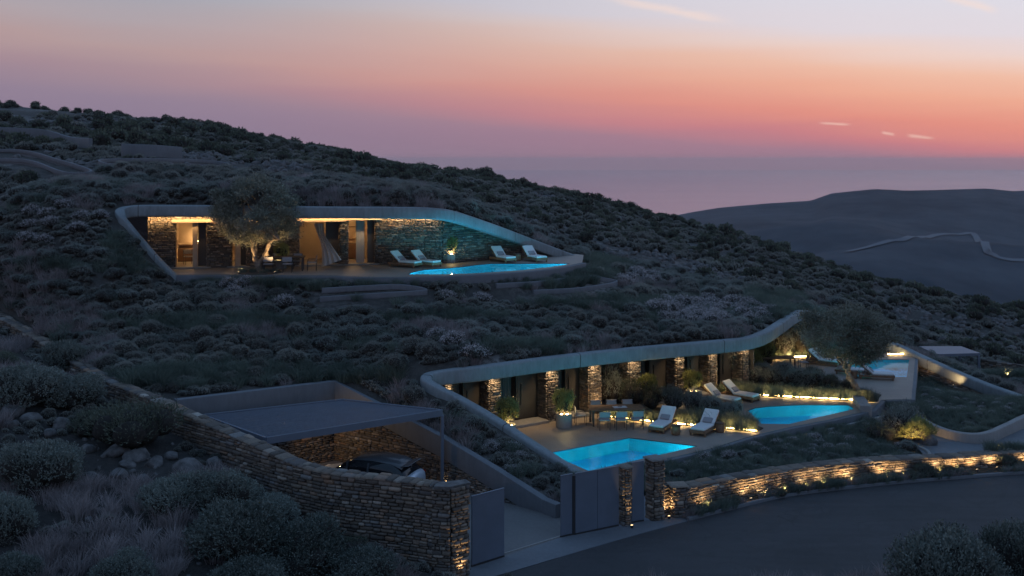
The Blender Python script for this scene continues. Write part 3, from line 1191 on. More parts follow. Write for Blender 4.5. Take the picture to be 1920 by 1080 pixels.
class Stones:
    """stones laid on faces; the largest in view become parts, the rest one joined part"""
    def __init__(self, seed):
        self.r = random.Random(seed)
        self.items = []

    def put(self, c, d, nrm, up, L, H, D):
        self.items.append((Vector(c), Vector(d), Vector(nrm), Vector(up), L, H, D, self.r.random(), self.r.randrange(len(SV))))

    def face(self, path, zb, zt, nside=1, h=(.08, .17), l=(.2, .55), proud=(.03, .09), gap=.014, tilt=.02, ragged=0.0):
        """path: list of xy(z) points; zb, zt functions of arclength or numbers. nside=1: normal to the right of travel"""
        r = self.r
        pts = [Vector((p[0], p[1])) for p in path]
        cum = [0]
        for a, b in zip(pts[:-1], pts[1:]):
            cum.append(cum[-1] + (b - a).length)
        T = cum[-1]
        ZB = zb if callable(zb) else (lambda s, z=zb: z)
        ZTf = zt if callable(zt) else (lambda s, z=zt: z)
        zmin = min(ZB(T * i / 20) for i in range(21))
        zmax = max(ZTf(T * i / 20) for i in range(21))

        def at(s):
            s = min(max(s, 0), T)
            i = 0
            while i < len(pts) - 2 and cum[i + 1] < s:
                i += 1
            t = (s - cum[i]) / max(1e-6, cum[i + 1] - cum[i])
            d = (pts[i + 1] - pts[i]).normalized()
            return pts[i] + (pts[i + 1] - pts[i]) * t, d
        z = zmin
        while z < zmax - .03:
            hh = r.uniform(*h)
            if z + hh > zmax - .04:
                hh = zmax - z
            s = -r.uniform(0, .3)
            while s < T:
                L = r.uniform(*l) * (1.25 if hh > sum(h) / 2 else .9)
                s0, s1 = max(s, 0), min(s + L, T)
                s += L
                if s1 - s0 < .05:
                    continue
                sm = (s0 + s1) / 2
                b0, t0 = ZB(sm), ZTf(sm)
                z0, z1 = max(z, b0), min(z + hh, t0)
                if z1 - z0 < .035:
                    continue
                hs = [(z0, z1)]
                if hh > .13 and r.random() < .3:
                    k = z0 + (z1 - z0) * r.uniform(.4, .6)
                    hs = [(z0, k), (k, z1)]
                p, d = at(sm)
                nr = Vector((d.y, -d.x, 0)) * nside
                for q0, q1 in hs:
                    if q1 - q0 < .03:
                        continue
                    tl = r.uniform(-tilt, tilt)
                    dd = Vector((d.x, d.y, tl)).normalized()
                    up = Vector((-d.x * tl, -d.y * tl, 1)).normalized()
                    self.put((p.x, p.y, (q0 + q1) / 2), dd, nr, up, (s1 - s0) - gap * r.uniform(.6, 1.6), (q1 - q0) - gap * r.uniform(.6, 1.5), r.uniform(*proud) + .02)
            z += hh

    def build(self, parent, limit=300, name='stone'):
        def size(it):
            c, d, nr, up, L, H, D, *_ = it
            if c.y < 1:
                return 0
            px, py = 960 + c.x / c.y * F, HY - c.z / c.y * F
            if not (-10 < px < 1930 and -10 < py < 1090):
                return 0
            v = Vector(c).normalized()
            fac = max(0.05, -v.dot(nr)) if name != 'coping_stone' else 1
            return L * H * fac / c.y ** 2
        items = sorted(self.items, key=size, reverse=True)
        big, rest = items[:limit], items[limit:]
        inv = root_matrix(parent).inverted()
        for c, d, nr, up, L, H, D, rd, k in big:
            o = bpy.data.objects.new(name, SVM[k])
            COL.objects.link(o)
            o.parent = parent
            m = Matrix((( d.x * L, -nr.x * D, up.x * H, c.x), (d.y * L, -nr.y * D, up.y * H, c.y), (d.z * L, -nr.z * D, up.z * H, c.z), (0, 0, 0, 1)))
            o.matrix_parent_inverse = inv
            o.matrix_basis = m
        if rest:
            Vs, Fs, A = [], [], []
            n = 0
            for c, d, nr, up, L, H, D, rd, k in rest:
                v, f = SV[k]
                R = np.array([[d.x * L, -nr.x * D, up.x * H], [d.y * L, -nr.y * D, up.y * H], [d.z * L, -nr.z * D, up.z * H]])
                Vs.append(v @ R.T + np.array(c))
                Fs.append(f + n)
                A.append(np.full(len(v), rd))
                n += len(v)
            o = link('stonework', nmesh('stonework', np.concatenate(Vs), np.concatenate(Fs), M['stone'], attr=np.concatenate(A)), parent, None, True)
            o['kind'] = 'stuff'


def offs(path, d):
    """offset a plan path to the right by d"""
    out = []
    n = len(path)
    for i, p in enumerate(path):
        a, b = path[max(i - 1, 0)], path[min(i + 1, n - 1)]
        dx, dy = b[0] - a[0], b[1] - a[1]
        L = math.hypot(dx, dy) or 1
        out.append(Vector((p[0] + dy / L * d, p[1] - dx / L * d, p[2] if len(p) > 2 else 0)))
    return out


def wall_core(name, path, zb, zt, th, mat, parent):
    """mortar core of a wall: centre path, per-point bottom and top heights"""
    L, R = offs(path, -th / 2), offs(path, th / 2)
    v, f = [], []
    n = len(path)
    for i in range(n):
        for q in (L[i], R[i]):
            v.append((q.x, q.y, zb[i]))
            v.append((q.x, q.y, zt[i]))
    for i in range(n - 1):
        a, b = 4 * i, 4 * i + 4
        f += [(a, a + 1, b + 1, b), (a + 2, b + 2, b + 3, a + 3), (a + 1, a + 3, b + 3, b + 1), (a, b, b + 2, a + 2)]
    f += [(0, 2, 3, 1), (4 * n - 4, 4 * n - 3, 4 * n - 1, 4 * n - 2)]
    return link(name, mesh(name, v, f, mat), parent, None, True)


def arcf(path, vals):
    cum = [0]
    for a, b in zip(path[:-1], path[1:]):
        cum.append(cum[-1] + math.hypot(b[0] - a[0], b[1] - a[1]))
    return (lambda s: float(np.interp(s, cum, vals))), cum[-1]


def coping(st, path, ztop, th, overhang=.04, l=(.3, .75)):
    """flat irregular cap stones along a wall top"""
    f, T = arcf(path, [p[2] for p in path])
    r = st.r
    cum = [0]
    for a, b in zip(path[:-1], path[1:]):
        cum.append(cum[-1] + math.hypot(b[0] - a[0], b[1] - a[1]))
    s = 0
    xs, ys, zs = [p[0] for p in path], [p[1] for p in path], ztop
    g = lambda q: Vector((np.interp(q, cum, xs), np.interp(q, cum, ys), np.interp(q, cum, zs)))
    while s < T:
        L = r.uniform(*l)
        a, b = g(s), g(min(s + L, T))
        if (b - a).length > .06:
            d = (b - a).normalized()
            side = Vector((d.y, -d.x, 0)).normalized()
            up = side.cross(d)
            if up.z < 0:
                up = -up
            ws = [1.0] if r.random() < .25 else ([.55, .45] if r.random() < .5 else [.4, .6])
            o_ = -(th / 2 + overhang)
            for w in ws:
                W = w * (th + 2 * overhang)
                st.put((a + b) / 2 + side * (o_ + W / 2) + up * (r.uniform(-.01, .012) - .05), d, up, side, (b - a).length - .02, W - .02, .06 + r.uniform(0, .035))
                o_ += W
        s += L


# ---------------------------------------------------------------- left field stone wall
wall = thing('stone_wall', 'long dry stone wall with flat cap stones descending from the left edge to the gate', 'stone wall', (-6, 33.5, ZD))
lw = resample(LWs, .6)
th = .46
zt = [p.z - .06 for p in lw]
wall_core('wall_core', lw, [p.z - fg_drop(p.x) - 1.2 for p in lw], [z - .03 for z in zt], th - .1, M['mortar'], wall)
st = Stones(3)
fr = offs(lw, th / 2 - .07)
f_, T_ = arcf(fr, zt)
fb_, _ = arcf(fr, [max(p.z - fg_drop(p.x) - .35, ZD - .1) for p in lw])
st.face(fr, lambda s: fb_(s) , f_, 1, h=(.07, .155), l=(.16, .42))
bk = offs(lw, -(th / 2 - .07))
f2, T2 = arcf(bk, zt)
st.face(bk, lambda s: max(f2(s) - 3.2, ZD), f2, -1, h=(.12, .22), l=(.3, .7))
e = lw[-1]
d_ = (lw[-1] - lw[-2]).normalized()
n_ = Vector((d_.y, -d_.x, 0))
# end face: runs across the wall, seen from the gate side
ea, eb = P(845, 912, 31.72), P(879, 905, 32.12)
st.face([fr[-1] - Vector((.05, 0, 0)), ea], ZD, zt[-1], 1, h=(.07, .155), l=(.16, .42))
MB().prism([(ea.x - .25, ea.y + .06), (ea.x, ea.y + .06), (eb.x - .05, eb.y + .04), (eb.x - .12, eb.y + .28), (ea.x - .3, ea.y + .5)], ZD, zt[-1] - .02).obj('wall_core', M['mortar'], wall, True)
MB().prism([(ea.x - .02, ea.y - .06), (eb.x + .06, eb.y - .02), (eb.x - .1, eb.y + .3), (ea.x - .45, ea.y + .42), (ea.x - .5, ea.y - .02)], zt[-1] - .02, zt[-1] + .06).obj('end_cap', M['rock'], wall, True)
st.face([ea, eb], ZD, zt[-1], 1, h=(.07, .15), l=(.12, .3), proud=(.03, .1))
st.build(wall, 300)
cs = Stones(4)
coping(cs, lw, [p.z for p in lw], th, l=(.2, .5))
cs.build(wall, 120, 'coping_stone')
for o in list(bpy.data.objects):
    if o.name.startswith('stonework') and o.parent == wall and o.name != 'stonework':
        o.name = 'coping_stonework'

# ---------------------------------------------------------------- right roadside wall
wall2 = thing('stone_wall', 'low curved stone wall along the road, washed by warm ground lights', 'stone wall', (13, 41, ZD))
wr = resample(WALLRs, .6)
wr = [p for p in wr if p.x < 36]
zt2 = [wallr_top(p.x) for p in wr]
ctr = offs(wr, -.25)
wall_core('wall_core', ctr, [ZD - .3] * len(wr), [z - .05 for z in zt2], .42, M['mortar'], wall2)
st = Stones(6)
f2, T2 = arcf(wr, zt2)
st.face(offs(wr, -.03), ZD, lambda s: f2(s) - .04, 1, h=(.055, .125), l=(.13, .38), proud=(.02, .09))
st.build(wall2, 300)
cs = Stones(8)
coping(cs, ctr, zt2, .5, l=(.3, .7))
cs.build(wall2, 90, 'coping_stone')


def pillar(c, rz, w, dpt, z0, z1, label, seed):
    t = thing('gate_pillar', label, 'pillar', (c[0], c[1], z0), 0)
    mb = MB().box((c[0], c[1], (z0 + z1) / 2 - .02), (w - .14, dpt - .14, z1 - z0 - .04), rz=rz)
    mb.obj('pillar_core', M['mortar'], t, True)
    s = Stones(seed)
    R = Matrix.Rotation(rz, 2)
    cc = Vector((c[0], c[1]))
    k = .07
    cs_ = [cc + R @ Vector(a) for a in ((-w / 2 + k, -dpt / 2 + k), (w / 2 - k, -dpt / 2 + k), (w / 2 - k, dpt / 2 - k), (-w / 2 + k, dpt / 2 - k))]
    for i in range(4):
        s.face([cs_[i], cs_[(i + 1) % 4]], z0, z1, 1, h=(.07, .16), l=(.14, .36), proud=(.03, .08))
    s.put((c[0], c[1], z1 - .03), (R @ Vector((1, 0))).to_3d(), (0, 0, 1), (R @ Vector((0, 1))).to_3d(), w + .04, dpt + .04, .08)
    s.build(t, 120)
    return t


GA, GB = PZ(1052, 1008, ZD), PZ(1236, 972, ZD)       # gate line
gd = (GB - GA).normalized()
grz = math.atan2(gd.y, gd.x)
pillar(PZ(1172, 984, ZD)[:2], grz, .36, .45, ZD, ZD + 2.02, 'slim stone gate pillar with a ground light, between two grey gate panels', 31)
pc = PZ(1228, 972, ZD)
pillar((pc.x, pc.y), grz, .55, .6, ZD, ZD + 2.12, 'taller stone gate pillar where the gate meets the low roadside wall', 32)
pillar((PZ(1272, 970, ZD).x, PZ(1272, 970, ZD).y + .2), grz - .3, .62, .55, ZD, ZD + 1.1, 'short stone pier at the start of the low roadside wall', 33)
# lit stone panel between pillar and pier
s = Stones(35)
pan = thing('stone_wall', 'short lit stone wall piece between the gate pillar and the low pier', 'stone wall', (pc.x + .5, pc.y, ZD))
a_, b_ = pc + gd * .3, PZ(1262, 968, ZD) + Vector((0, .25, 0))
s.face([a_, b_], ZD, ZD + 1.12, 1, h=(.08, .17), l=(.15, .36), proud=(.03, .1))
wall_core('wall_core', [a_ + Vector((0, .2, 0)), b_ + Vector((0, .2, 0))], [ZD, ZD], [ZD + 1.1, ZD + 1.1], .3, M['mortar'], pan)
s.build(pan, 60)


def gate_panel(px0, py0, px1, py1, top, label, n=1, posts=(0, 0)):
    a, b = PZ(px0, py0, ZD), PZ(px1, py1, ZD)
    d = b - a
    L = d.length
    rz = math.atan2(d.y, d.x)
    t = thing('gate_leaf', label, 'gate', a, rz)
    w = L / n
    for i in range(n):
        mb = MB().box((w * (i + .5), 0, .06 + top / 2), (w - .012, .05, top), bev=.006)
        mb.obj('gate_sheet', M['metal'], t)
    mb = MB()
    mb.box((L / 2, 0, .06 + top + .012), (L + .0, .07, .022))
    mb.obj('top_rail', M['metal'], t)
    mb = MB()
    mb.box((L / 2, 0, .03), (L, .06, .05))
    mb.obj('bottom_rail', M['metaldark'], t)
    return t


gate_panel(884, 1063, 945, 1044, 2.1, 'plain grey metal gate panel beside the end of the tall stone wall', 1)
gate_panel(1051, 1008, 1073, 1003, 1.98, 'narrow grey metal gate panel at the open edge of the driveway', 1)
gate_panel(1078, 1003, 1160, 986, 1.98, 'wide grey metal gate of two sheets left of the slim stone pillar', 2)
gate_panel(1184, 981, 1207, 977, 2.02, 'grey metal gate panel between the two stone pillars', 1)
mb = MB().box((0, 0, 1.0), (.09, .09, 2.0), bev=.01)
o = mb.obj('gate_post', M['metaldark'])
o.location = PZ(1075.5, 1003, ZD)
tag(o, 'slim dark steel gate post between the narrow and the wide gate panel', 'gate post')

# ---------------------------------------------------------------- car court retaining wall
rw = thing('retaining_wall', 'angular concrete topped retaining wall around the sunken car court', 'retaining wall', (-4, 43, ZD))
rwp = [RW[0] + Vector((.35, -.05, 0))] + RW[1:]
sweep('concrete_cap', rwp, .32, .82, M['conc'], rw, bev=.03)
st = Stones(9)
fr = offs(rwp, .10)
wall_core('wall_core', rwp, [ZD - .2] * len(rwp), [p.z - .8 for p in rwp], .26, M['mortar'], rw)
f_, T_ = arcf(fr, [p.z - .82 for p in rwp])
st.face(fr, ZD, f_, 1, h=(.06, .13), l=(.16, .42))
st.build(rw, 300)

# ---------------------------------------------------------------- carport
ZR = -9.55
cp = thing('carport', 'dark grey steel carport with a flat louvred roof over the parked car', 'carport', (-6.3, 40, ZD))
FL, FR, BR, BL = PZ(499, 820, ZR), PZ(829, 768, ZR), PZ(642, 748, ZR), PZ(380, 777, ZR)


def beam(mb, a, b, w, h, dz=0):
    d = b - a
    R = Matrix((d.normalized(), Vector((-d.y, d.x, 0)).normalized(), d.normalized().cross(Vector((-d.y, d.x, 0)).normalized()))).transposed()
    mb.box((a + b) / 2 + Vector((0, 0, dz)), (d.length, w, h), rot=R)


for a, b in ((FL, FR), (FR, BR), (BR, BL), (BL, FL)):
    mb = MB()
    beam(mb, a, b, .09, .24, -.12)
    mb.obj('roof_beam', M['metal'], cp, True)
N_ = 30
for i in range(1, N_):
    t = i / N_
    a, b = FL.lerp(BL, t), FR.lerp(BR, t)
    d = (b - a)
    a, b = a + d.normalized() * .06, b - d.normalized() * .06
    mb = MB()
    dn = d.normalized()
    sn = Vector((-dn.y, dn.x, 0)).normalized()
    R0 = Matrix((dn, sn, dn.cross(sn))).transposed()
    R = R0 @ Matrix.Rotation(math.radians(-8), 3, 'X')
    mb.box((a + b) / 2 + Vector((0, 0, -.055)), ((b - a).length, .11, .02), rot=R)
    mb.obj('louvre', M['metal'], cp, True)
for p in (FL, FR, BL):
    mb = MB().box((p.x, p.y, (ZR + ZD) / 2 - .1), (.12, .12, ZR - ZD - .2), rz=.3, bev=.01)
    mb.obj('post', M['metal'], cp, True)

# ---------------------------------------------------------------- pools
def pool(label, poly, zw, depth, edge=None, lamps=(), power=60, col=(.05, .62, 1.0), seed=0):
    cx = sum(p[0] for p in poly) / len(poly)
    cy_ = sum(p[1] for p in poly) / len(poly)
    t = thing('swimming_pool', label, 'swimming pool', (cx, cy_, zw))
    n = len(poly)
    v = [(p[0], p[1], zw + .03) for p in poly] + [(p[0], p[1], zw - depth) for p in poly]
    f = [(i, (i + 1) % n, n + (i + 1) % n, n + i) for i in range(n)] + [tuple(range(n, 2 * n))]
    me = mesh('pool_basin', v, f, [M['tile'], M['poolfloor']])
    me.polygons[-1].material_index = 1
    link('pool_basin', me, t, None, True)
    me = mesh('pool_water', [(p[0], p[1], zw) for p in poly], [tuple(range(n))], M['poolwater'])
    if me.polygons[0].normal.z < 0:
        me.flip_normals()
    link('pool_water', me, t, None, True)
    c3 = Vector((cx, cy_, zw - depth))
    for lamp_ in lamps:
        a, b = lamp_[0], lamp_[1]
        az_, pw_k = (lamp_[2] if len(lamp_) > 2 else -.18), (lamp_[3] if len(lamp_) > 3 else 1)
        A_, B_ = Vector((a[0], a[1], zw - .19)), Vector((b[0], b[1], zw - .19))
        m_ = (A_ + B_) / 2
        inn = Vector((cx - m_.x, cy_ - m_.y, 0))
        e_ = (B_ - A_).normalized()
        nn_ = Vector((-e_.y, e_.x, 0))
        if nn_.dot(inn) < 0:
            nn_ = -nn_
        ln = (B_ - A_).length
        mb = MB()
        mb.box(m_ + nn_ * .02, (ln * .96, .03, .28), rz=math.atan2(e_.y, e_.x))
        mb.obj('underwater_strip', glowpool, t, True)
        L = bpy.data.lights.new('underwater_beam', 'AREA')
        L.shape = 'RECTANGLE'
        L.size = ln * .94
        L.size_y = .26
        L.energy = power * ln * pw_k
        L.color = col
        lo = bpy.data.objects.new('underwater_beam', L)
        COL.objects.link(lo)
        lo.parent = t
        lo.matrix_parent_inverse = root_matrix(t).inverted()
        lo.location = m_ + nn_ * .06
        aim = (nn_ + Vector((0, 0, az_))).normalized()
        ax = e_
        az = -aim
        ay = az.cross(ax).normalized()
        Rm = Matrix((ax, ay, az)).transposed()
        lo.rotation_euler = Rm.to_euler()
    return t


glowpool = glow('underwater_lamp_glass', (.1, .65, .9), .5)
Q_ = lambda a, b, z=-12.06: xy(PZ(a, b, z))
P1 = [Q_(1026, 852), Q_(1180, 823), Q_(1308, 839), Q_(1104, 886)]
P2 = [Q_(1402, 772), Q_(1416, 767), Q_(1440, 764), Q_(1500, 761), Q_(1592, 761.5), Q_(1602, 769), Q_(1479, 797.5), Q_(1428, 797)]
P3 = [Q_(1590, 676), Q_(1705, 676), Q_(1700, 709), Q_(1590, 707)]


def lampline(a, b, n, tgt, ins=.12):
    out = []
    for i in range(n):
        t = (i + .5) / n
        x, y = a[0] + (b[0] - a[0]) * t, a[1] + (b[1] - a[1]) * t
        dx, dy = tgt[0] - x, tgt[1] - y
        L = math.hypot(dx, dy)
        out.append((x + dx / L * ins, y + dy / L * ins, tgt[0], tgt[1]))
    return out


cen = lambda p: (sum(q[0] for q in p) / len(p), sum(q[1] for q in p) / len(p))
PW = 1.0
pool('turquoise lit infinity pool nearest the gate with two loungers behind it', P1, -12.06, .5, lamps=[(P1[3], P1[2], .35, 7), (P1[0], P1[3], -.4, 3), (P1[3], P1[2], -.9, 4)], power=1.9 * PW, col=(.05, .72, .78))
pool('turquoise lit infinity pool with a rounded left end beyond the lit hedge strip', P2, -12.06, .5, lamps=[(P2[6], P2[5], .35, 6), (P2[7], P2[6], -.5, 4), (P2[6], P2[5], -.9, 4)], power=1.9 * PW, col=(.05, .72, .78))
pool('small rectangular lit pool at the far right terrace behind the olive tree', P3, -12.06, .5, lamps=[(P3[3], P3[2], .1, 5), (P3[3], P3[2], -.7, 5)], power=4.5 * PW, col=(.05, .72, .85))
up = thing
pool('long narrow lit pool on the upper terrace below two loungers', U_POOL, -5.96, .45, lamps=[(U_POOL[9], U_POOL[10], .25, 4), (U_POOL[8], U_POOL[9], .0, 2), (U_POOL[11], U_POOL[12], .3, 6), (U_POOL[13], U_POOL[12], .3, 6), (U_POOL[0], U_POOL[13], .3, 5)], power=8 * PW, col=(.13, .66, .86))

# ---------------------------------------------------------------- lower villa: deck
FX0, FY0 = .7, 48.2
fdir = Vector((.831, .556))
fn = Vector((fdir.y, -fdir.x))            # faces the terrace
def fpt(px):
    k = (px - 960) / F
    Y = (FY0 - .67 * FX0) / (1 - .67 * k)
    return Vector((k * Y, Y))
def fs_(px):
    return (fpt(px) - Vector((FX0, FY0))).dot(fdir)
def fp(s, off=0.0):
    """point on the pillar front line; off > 0 goes inside"""
    return Vector((FX0, FY0)) + fdir * s - fn * off

SA, SB = fs_(838), fs_(1412)
W1, W2 = fp(SA - .6, 1.1), fp(SB, 1.1)
T3R = [PZ(1716, 668, ZT), PZ(1709, 748, ZT)]
BWALL = [fp(SB, 0), Vector((16.3, 60.5)), Vector((17.3, 64.2)), Vector((19.6, 67.0)), Vector((22.6, 67.2)), Vector((24.6, 65.4))]
DECK = [xy(P(1098, 892, 40.8)), Q_(1104, 888, ZT), Q_(1190, 873, ZT), Q_(1330, 842, ZT), Q_(1400, 820, ZT), Q_(1480, 801, ZT), Q_(1560, 786, ZT), Q_(1634, 768, ZT), Q_(1652, 750, ZT), xy(T3R[1]), xy(T3R[0]),
        (25.0, 65.8), (22.8, 68.2), (19.4, 68.4), (15.8, 67.4), (13.6, 65.3), (12.6, 61.2), (W2.x - .3, W2.y + .3), (W1.x, W1.y), (-3.1, 45.0)] + [(p.x + .1, p.y) for p in reversed(LBs[:33])]
def ccw(p):
    a = sum(p[i][0] * p[(i + 1) % len(p)][1] - p[(i + 1) % len(p)][0] * p[i][1] for i in range(len(p)))
    return p if a > 0 else p[::-1]
sheet('terrace_deck', DECK, ZT, M['deck'], holes=[P1, P2, P3])
# slab edge and retaining face of the terrace front
edge = thing('terrace_wall', 'low concrete retaining wall and slab edge in front of the lower terraces and pools', 'retaining wall', (8, 44, ZT))
ep = [Vector((p[0], p[1], ZT - .012)) for p in DECK[1:9]]
sweep('slab_edge', ep, .22, .9, M['conc'], edge, side=.1, bev=.02)
ep2 = [Vector((p[0], p[1], ZT - .012)) for p in DECK[9:11]]
sweep('slab_edge', [ep[-1] + Vector((.2, 0, 0))] + ep2, .2, 1.2, M['conc'], edge, side=.08, bev=.02)
# spill troughs along the infinity edges
for a, b, i in ((P1[3], P1[2], 0), (P2[6], P2[5], 1)):
    A_, B_ = Vector((a[0], a[1], 0)), Vector((b[0], b[1], 0))
    d = (B_ - A_).normalized()
    s = Vector((d.y, -d.x, 0))
    A_, B_ = A_ + s * .62, B_ + s * .62 + d * (.5 if i == 0 else .9)
    mb = MB().box(((A_.x + B_.x) / 2, (A_.y + B_.y) / 2, ZT - .55), ((B_ - A_).length, .95, .5), rz=math.atan2(d.y, d.x))
    tag(mb.obj('spill_trough', simple('trough_water', (.02, .10, .12), .12), None), ['dark water trough below the edge of the pool nearest the gate', 'dark water trough below the edge of the rounded pool'][i], 'water trough')
    A2, B2 = A_ + s * .5, B_ + s * .5
    sweep('trough_kerb', [Vector((A2.x, A2.y, ZT - .2)), Vector((B2.x, B2.y, ZT - .2))], .14, .75, M['conclight'], edge, bev=.02)

# ---------------------------------------------------------------- roof bands
lv = thing('hillside_villa', 'lower villa with stone piers under a curved roof band facing the lit terraces', 'villa', (5, 50, ZT))
sweep('roof_band', LBs, .5, .62, M['band'], lv, bev=.1, side=0)
uv = thing('hillside_villa', 'upper villa with a long stone front lit warmly under its curved roof band', 'villa', (-10, 58, ZU))
sweep('roof_band', UBs, .5, .62, M['band'], uv, bev=.1, side=0)

# expansion joints of the bands
for bandpath, par, ids in ((LBs, lv, (14, 44, 74, 90, 112, 140, 170)), (UBs, uv, (10, 52, 70, 92, 112, 126))):
    for i in ids:
        if i + 1 < len(bandpath):
            a, b = bandpath[i], bandpath[i + 1]
            d = (b - a).normalized() * .015
            sweep('joint', [a - d + Vector((0, 0, .003)), a + d + Vector((0, 0, .003))], .506, .626, M['mortar'], par, bev=.1)

# soffits
def soffit(poly, z, parent, mat):
    o = sheet('soffit', poly, z, mat, parent, kind=None)
    o.data.flip_normals()
    return o
roofp = [p for p in LBs if -4.2 < p.x < 17.3 and p.y > 44.0]
soffit([(p.x, p.y) for p in roofp] + [tuple(fp(SB + 1, 5)), tuple(fp(SA - .5, 5))], -9.25, lv, M['conc'])
soffit([(p.x, p.y) for p in UBs if p.z > -2.75] + [(-3.0, 66), (-21.5, 63)], -2.98, uv, M['conc'])

# ---------------------------------------------------------------- lower villa facade
CEIL = -9.26
st = Stones(12)
fronts = [(838, 851), (918, 942), (1026, 1050), (1105, 1130), (1179, 1203), (1269, 1285), (1331, 1347), (1392, 1406)]
frz = math.atan2(fdir.y, fdir.x)
for i, (a, b) in enumerate(fronts):
    s0, s1 = fs_(a), fs_(b)
    c = fp((s0 + s1) / 2, .5)
    w = s1 - s0
    MB().box((c.x, c.y, (ZT + CEIL) / 2), (w - .12, .92, CEIL - ZT), rz=frz).obj('pier_core', M['mortar'], lv, True)
    k = .06
    ca, cb, cc_, cd = fp(s0 + k, k), fp(s1 - k, k), fp(s1 - k, 1.0), fp(s0 + k, 1.0)
    st.face([ca, cb], ZT, CEIL, 1, h=(.05, .12), l=(.12, .32), proud=(.02, .07))
    st.face([cd, ca], ZT, CEIL, 1, h=(.07, .15), l=(.14, .4), proud=(.02, .07))
    st.face([cb, cc_], ZT, CEIL, 1, h=(.1, .15), l=(.2, .4), proud=(.02, .07))
st.build(lv, 300)
curt = simple('grey_curtain', (.16, .16, .155), .9)
doorm = simple('dark_door_panel', (.036, .033, .032), .5, var=.1)
framem = simple('dark_frame', (.025, .024, .024), .4)
mbw = MB()
for i in range(len(fronts) - 1):
    s0, s1 = fs_(fronts[i][1]), fs_(fronts[i + 1][0])
    w = s1 - s0
    # recessed glazing, door panels and curtains
    c = fp((s0 + s1) / 2, .82)
    fr_ = MB()
    fr_.box((c.x, c.y, CEIL - .05), (w, .1, .1), rz=frz)
    fr_.box((c.x, c.y, ZT + .15), (w, .12, .06), rz=frz)
    for s in (s0 + .03, s0 + w * .52, s1 - .03):
        q = fp(s, .82)
        fr_.box((q.x, q.y, (ZT + .12 + CEIL) / 2), (.06, .1, CEIL - ZT - .12), rz=frz)
    o = fr_.obj('window_frame', framem, lv, True)
    q = fp(s0 + w * .27, .84)
    MB().box((q.x, q.y, (ZT + .12 + CEIL) / 2), (w * .46, .02, CEIL - ZT - .2), rz=frz).obj('pane', M['glass'], o, True)
    q = fp(s0 + w * .76, .80)
    dpn = MB().box((q.x, q.y, (ZT + .12 + CEIL) / 2), (w * .44, .05, CEIL - ZT - .2), rz=frz, bev=.01).obj('door', doorm, lv, True)
    q2 = fp(s0 + w * .62, .74)
    MB().box((q2.x, q2.y, ZT + 1.25), (.035, .05, 1.0), rz=frz).obj('door_handle', framem, dpn, True)
    # curtain folds
    n = 26
    v, f = [], []
    for j in range(n + 1):
        s = s0 + .08 + (w * .42) * j / n
        q = fp(s, 1.02 + .045 * math.sin(j * 1.9) + .02 * math.sin(j * .7))
        v += [(q.x, q.y, ZT + .14), (q.x, q.y, CEIL - .06)]
    for j in range(n):
        f.append((2 * j, 2 * j + 2, 2 * j + 3, 2 * j + 1))
    cu = link('curtain', mesh('curtain', v, f, curt, True))
    tag(cu, ['grey folded curtain behind the first bay at the left end of the lower villa', 'grey folded curtain beside the dark door behind the left potted shrub', 'grey folded curtain behind the right potted shrub',
             'grey folded curtain behind the tall shrub at the dining table', 'grey folded curtain behind the yellow-green shrub of the lower villa', 'grey folded curtain in the bay right of the last potted shrub', 'grey folded curtain in the last bay at the big hedge'][min(i, 6)], 'curtain')
    # threshold step
    c = fp((s0 + s1) / 2, .25)
    MB().box((c.x, c.y, ZT + .065), (w - .02, .9, .12), rz=frz, bev=.01).obj('threshold', M['conclight'], lv, True)
# back wall behind the glazing
q = fp((SA + SB) / 2, 2.4)
MB().box((q.x, q.y, (ZT + CEIL) / 2), (SB - SA + 2, .1, CEIL - ZT), rz=frz).obj('inner_wall', simple('dim_plaster', (.10, .09, .08), .8), lv, True)

# garden wall round the far right terrace, under the band, and on along the right bed
gw = thing('garden_wall', 'curving stone wall below the roof band around the far right terrace and bed', 'garden wall', (20, 64, ZT))
gp = [Vector((p.x, p.y, p.z)) for p in LBs if p.x > 20.6]
gp2 = [Vector((fp(SB, .2).x, fp(SB, .2).y, -8.75)), Vector((13.2, 61.3, -8.75)), Vector((14.2, 64.6, -8.75)), Vector((16.5, 66.7, -8.75)), Vector((19.4, 67.5, -9.0)), Vector((20.3, 67.2, -9.9))] + gp
soffit([(p.x, p.y) for p in LBs if 12.9 < p.x < 18.6] + [(19.6, 67.8), (16.4, 67.0), (13.9, 64.9), (12.8, 61.3), (12.2, 56.8)], -9.27, lv, M['conc'])
gp2 = [p for p in resample(gp2, .7)]
zt_ = [p.z - .55 for p in gp2]
wall_core('wall_core', offs(gp2, 0), [-14.2] * len(gp2), zt_, .3, M['mortar'], gw)
st = Stones(15)
fr = offs(gp2, .13)
f_, T_ = arcf(fr, [p.z - .58 for p in gp2])
fx_, _ = arcf(fr, [p.x for p in gp2])
st.face(fr, lambda s: ZT if fx_(s) < 24.6 else f_(s) - 1.0, f_, 1, h=(.08, .16), l=(.2, .5))
st.build(gw, 300)
# low path wall, right
lowall = thing('path_wall', 'low smooth curved concrete wall between the garden path and the right bed', 'low wall', (20, 46.5, PATHZ))
sweep('wall_body', LOWWs, .28, .95, M['conclight'], lowall, bev=.05)
lk = [PZ(1690, 868, -12.1), PZ(1725, 862, -12.08), PZ(1742, 853, -12.08), PZ(1738, 843, -12.08), PZ(1718, 834, -12.08), PZ(1700, 826, -12.1)]
o = sweep('bed_edging', catmull(lk, 6), .14, .3, M['conclight'], bev=.03)
tag(o, 'thin curved concrete edging rounding the bed tip beside the garden path', 'edging')

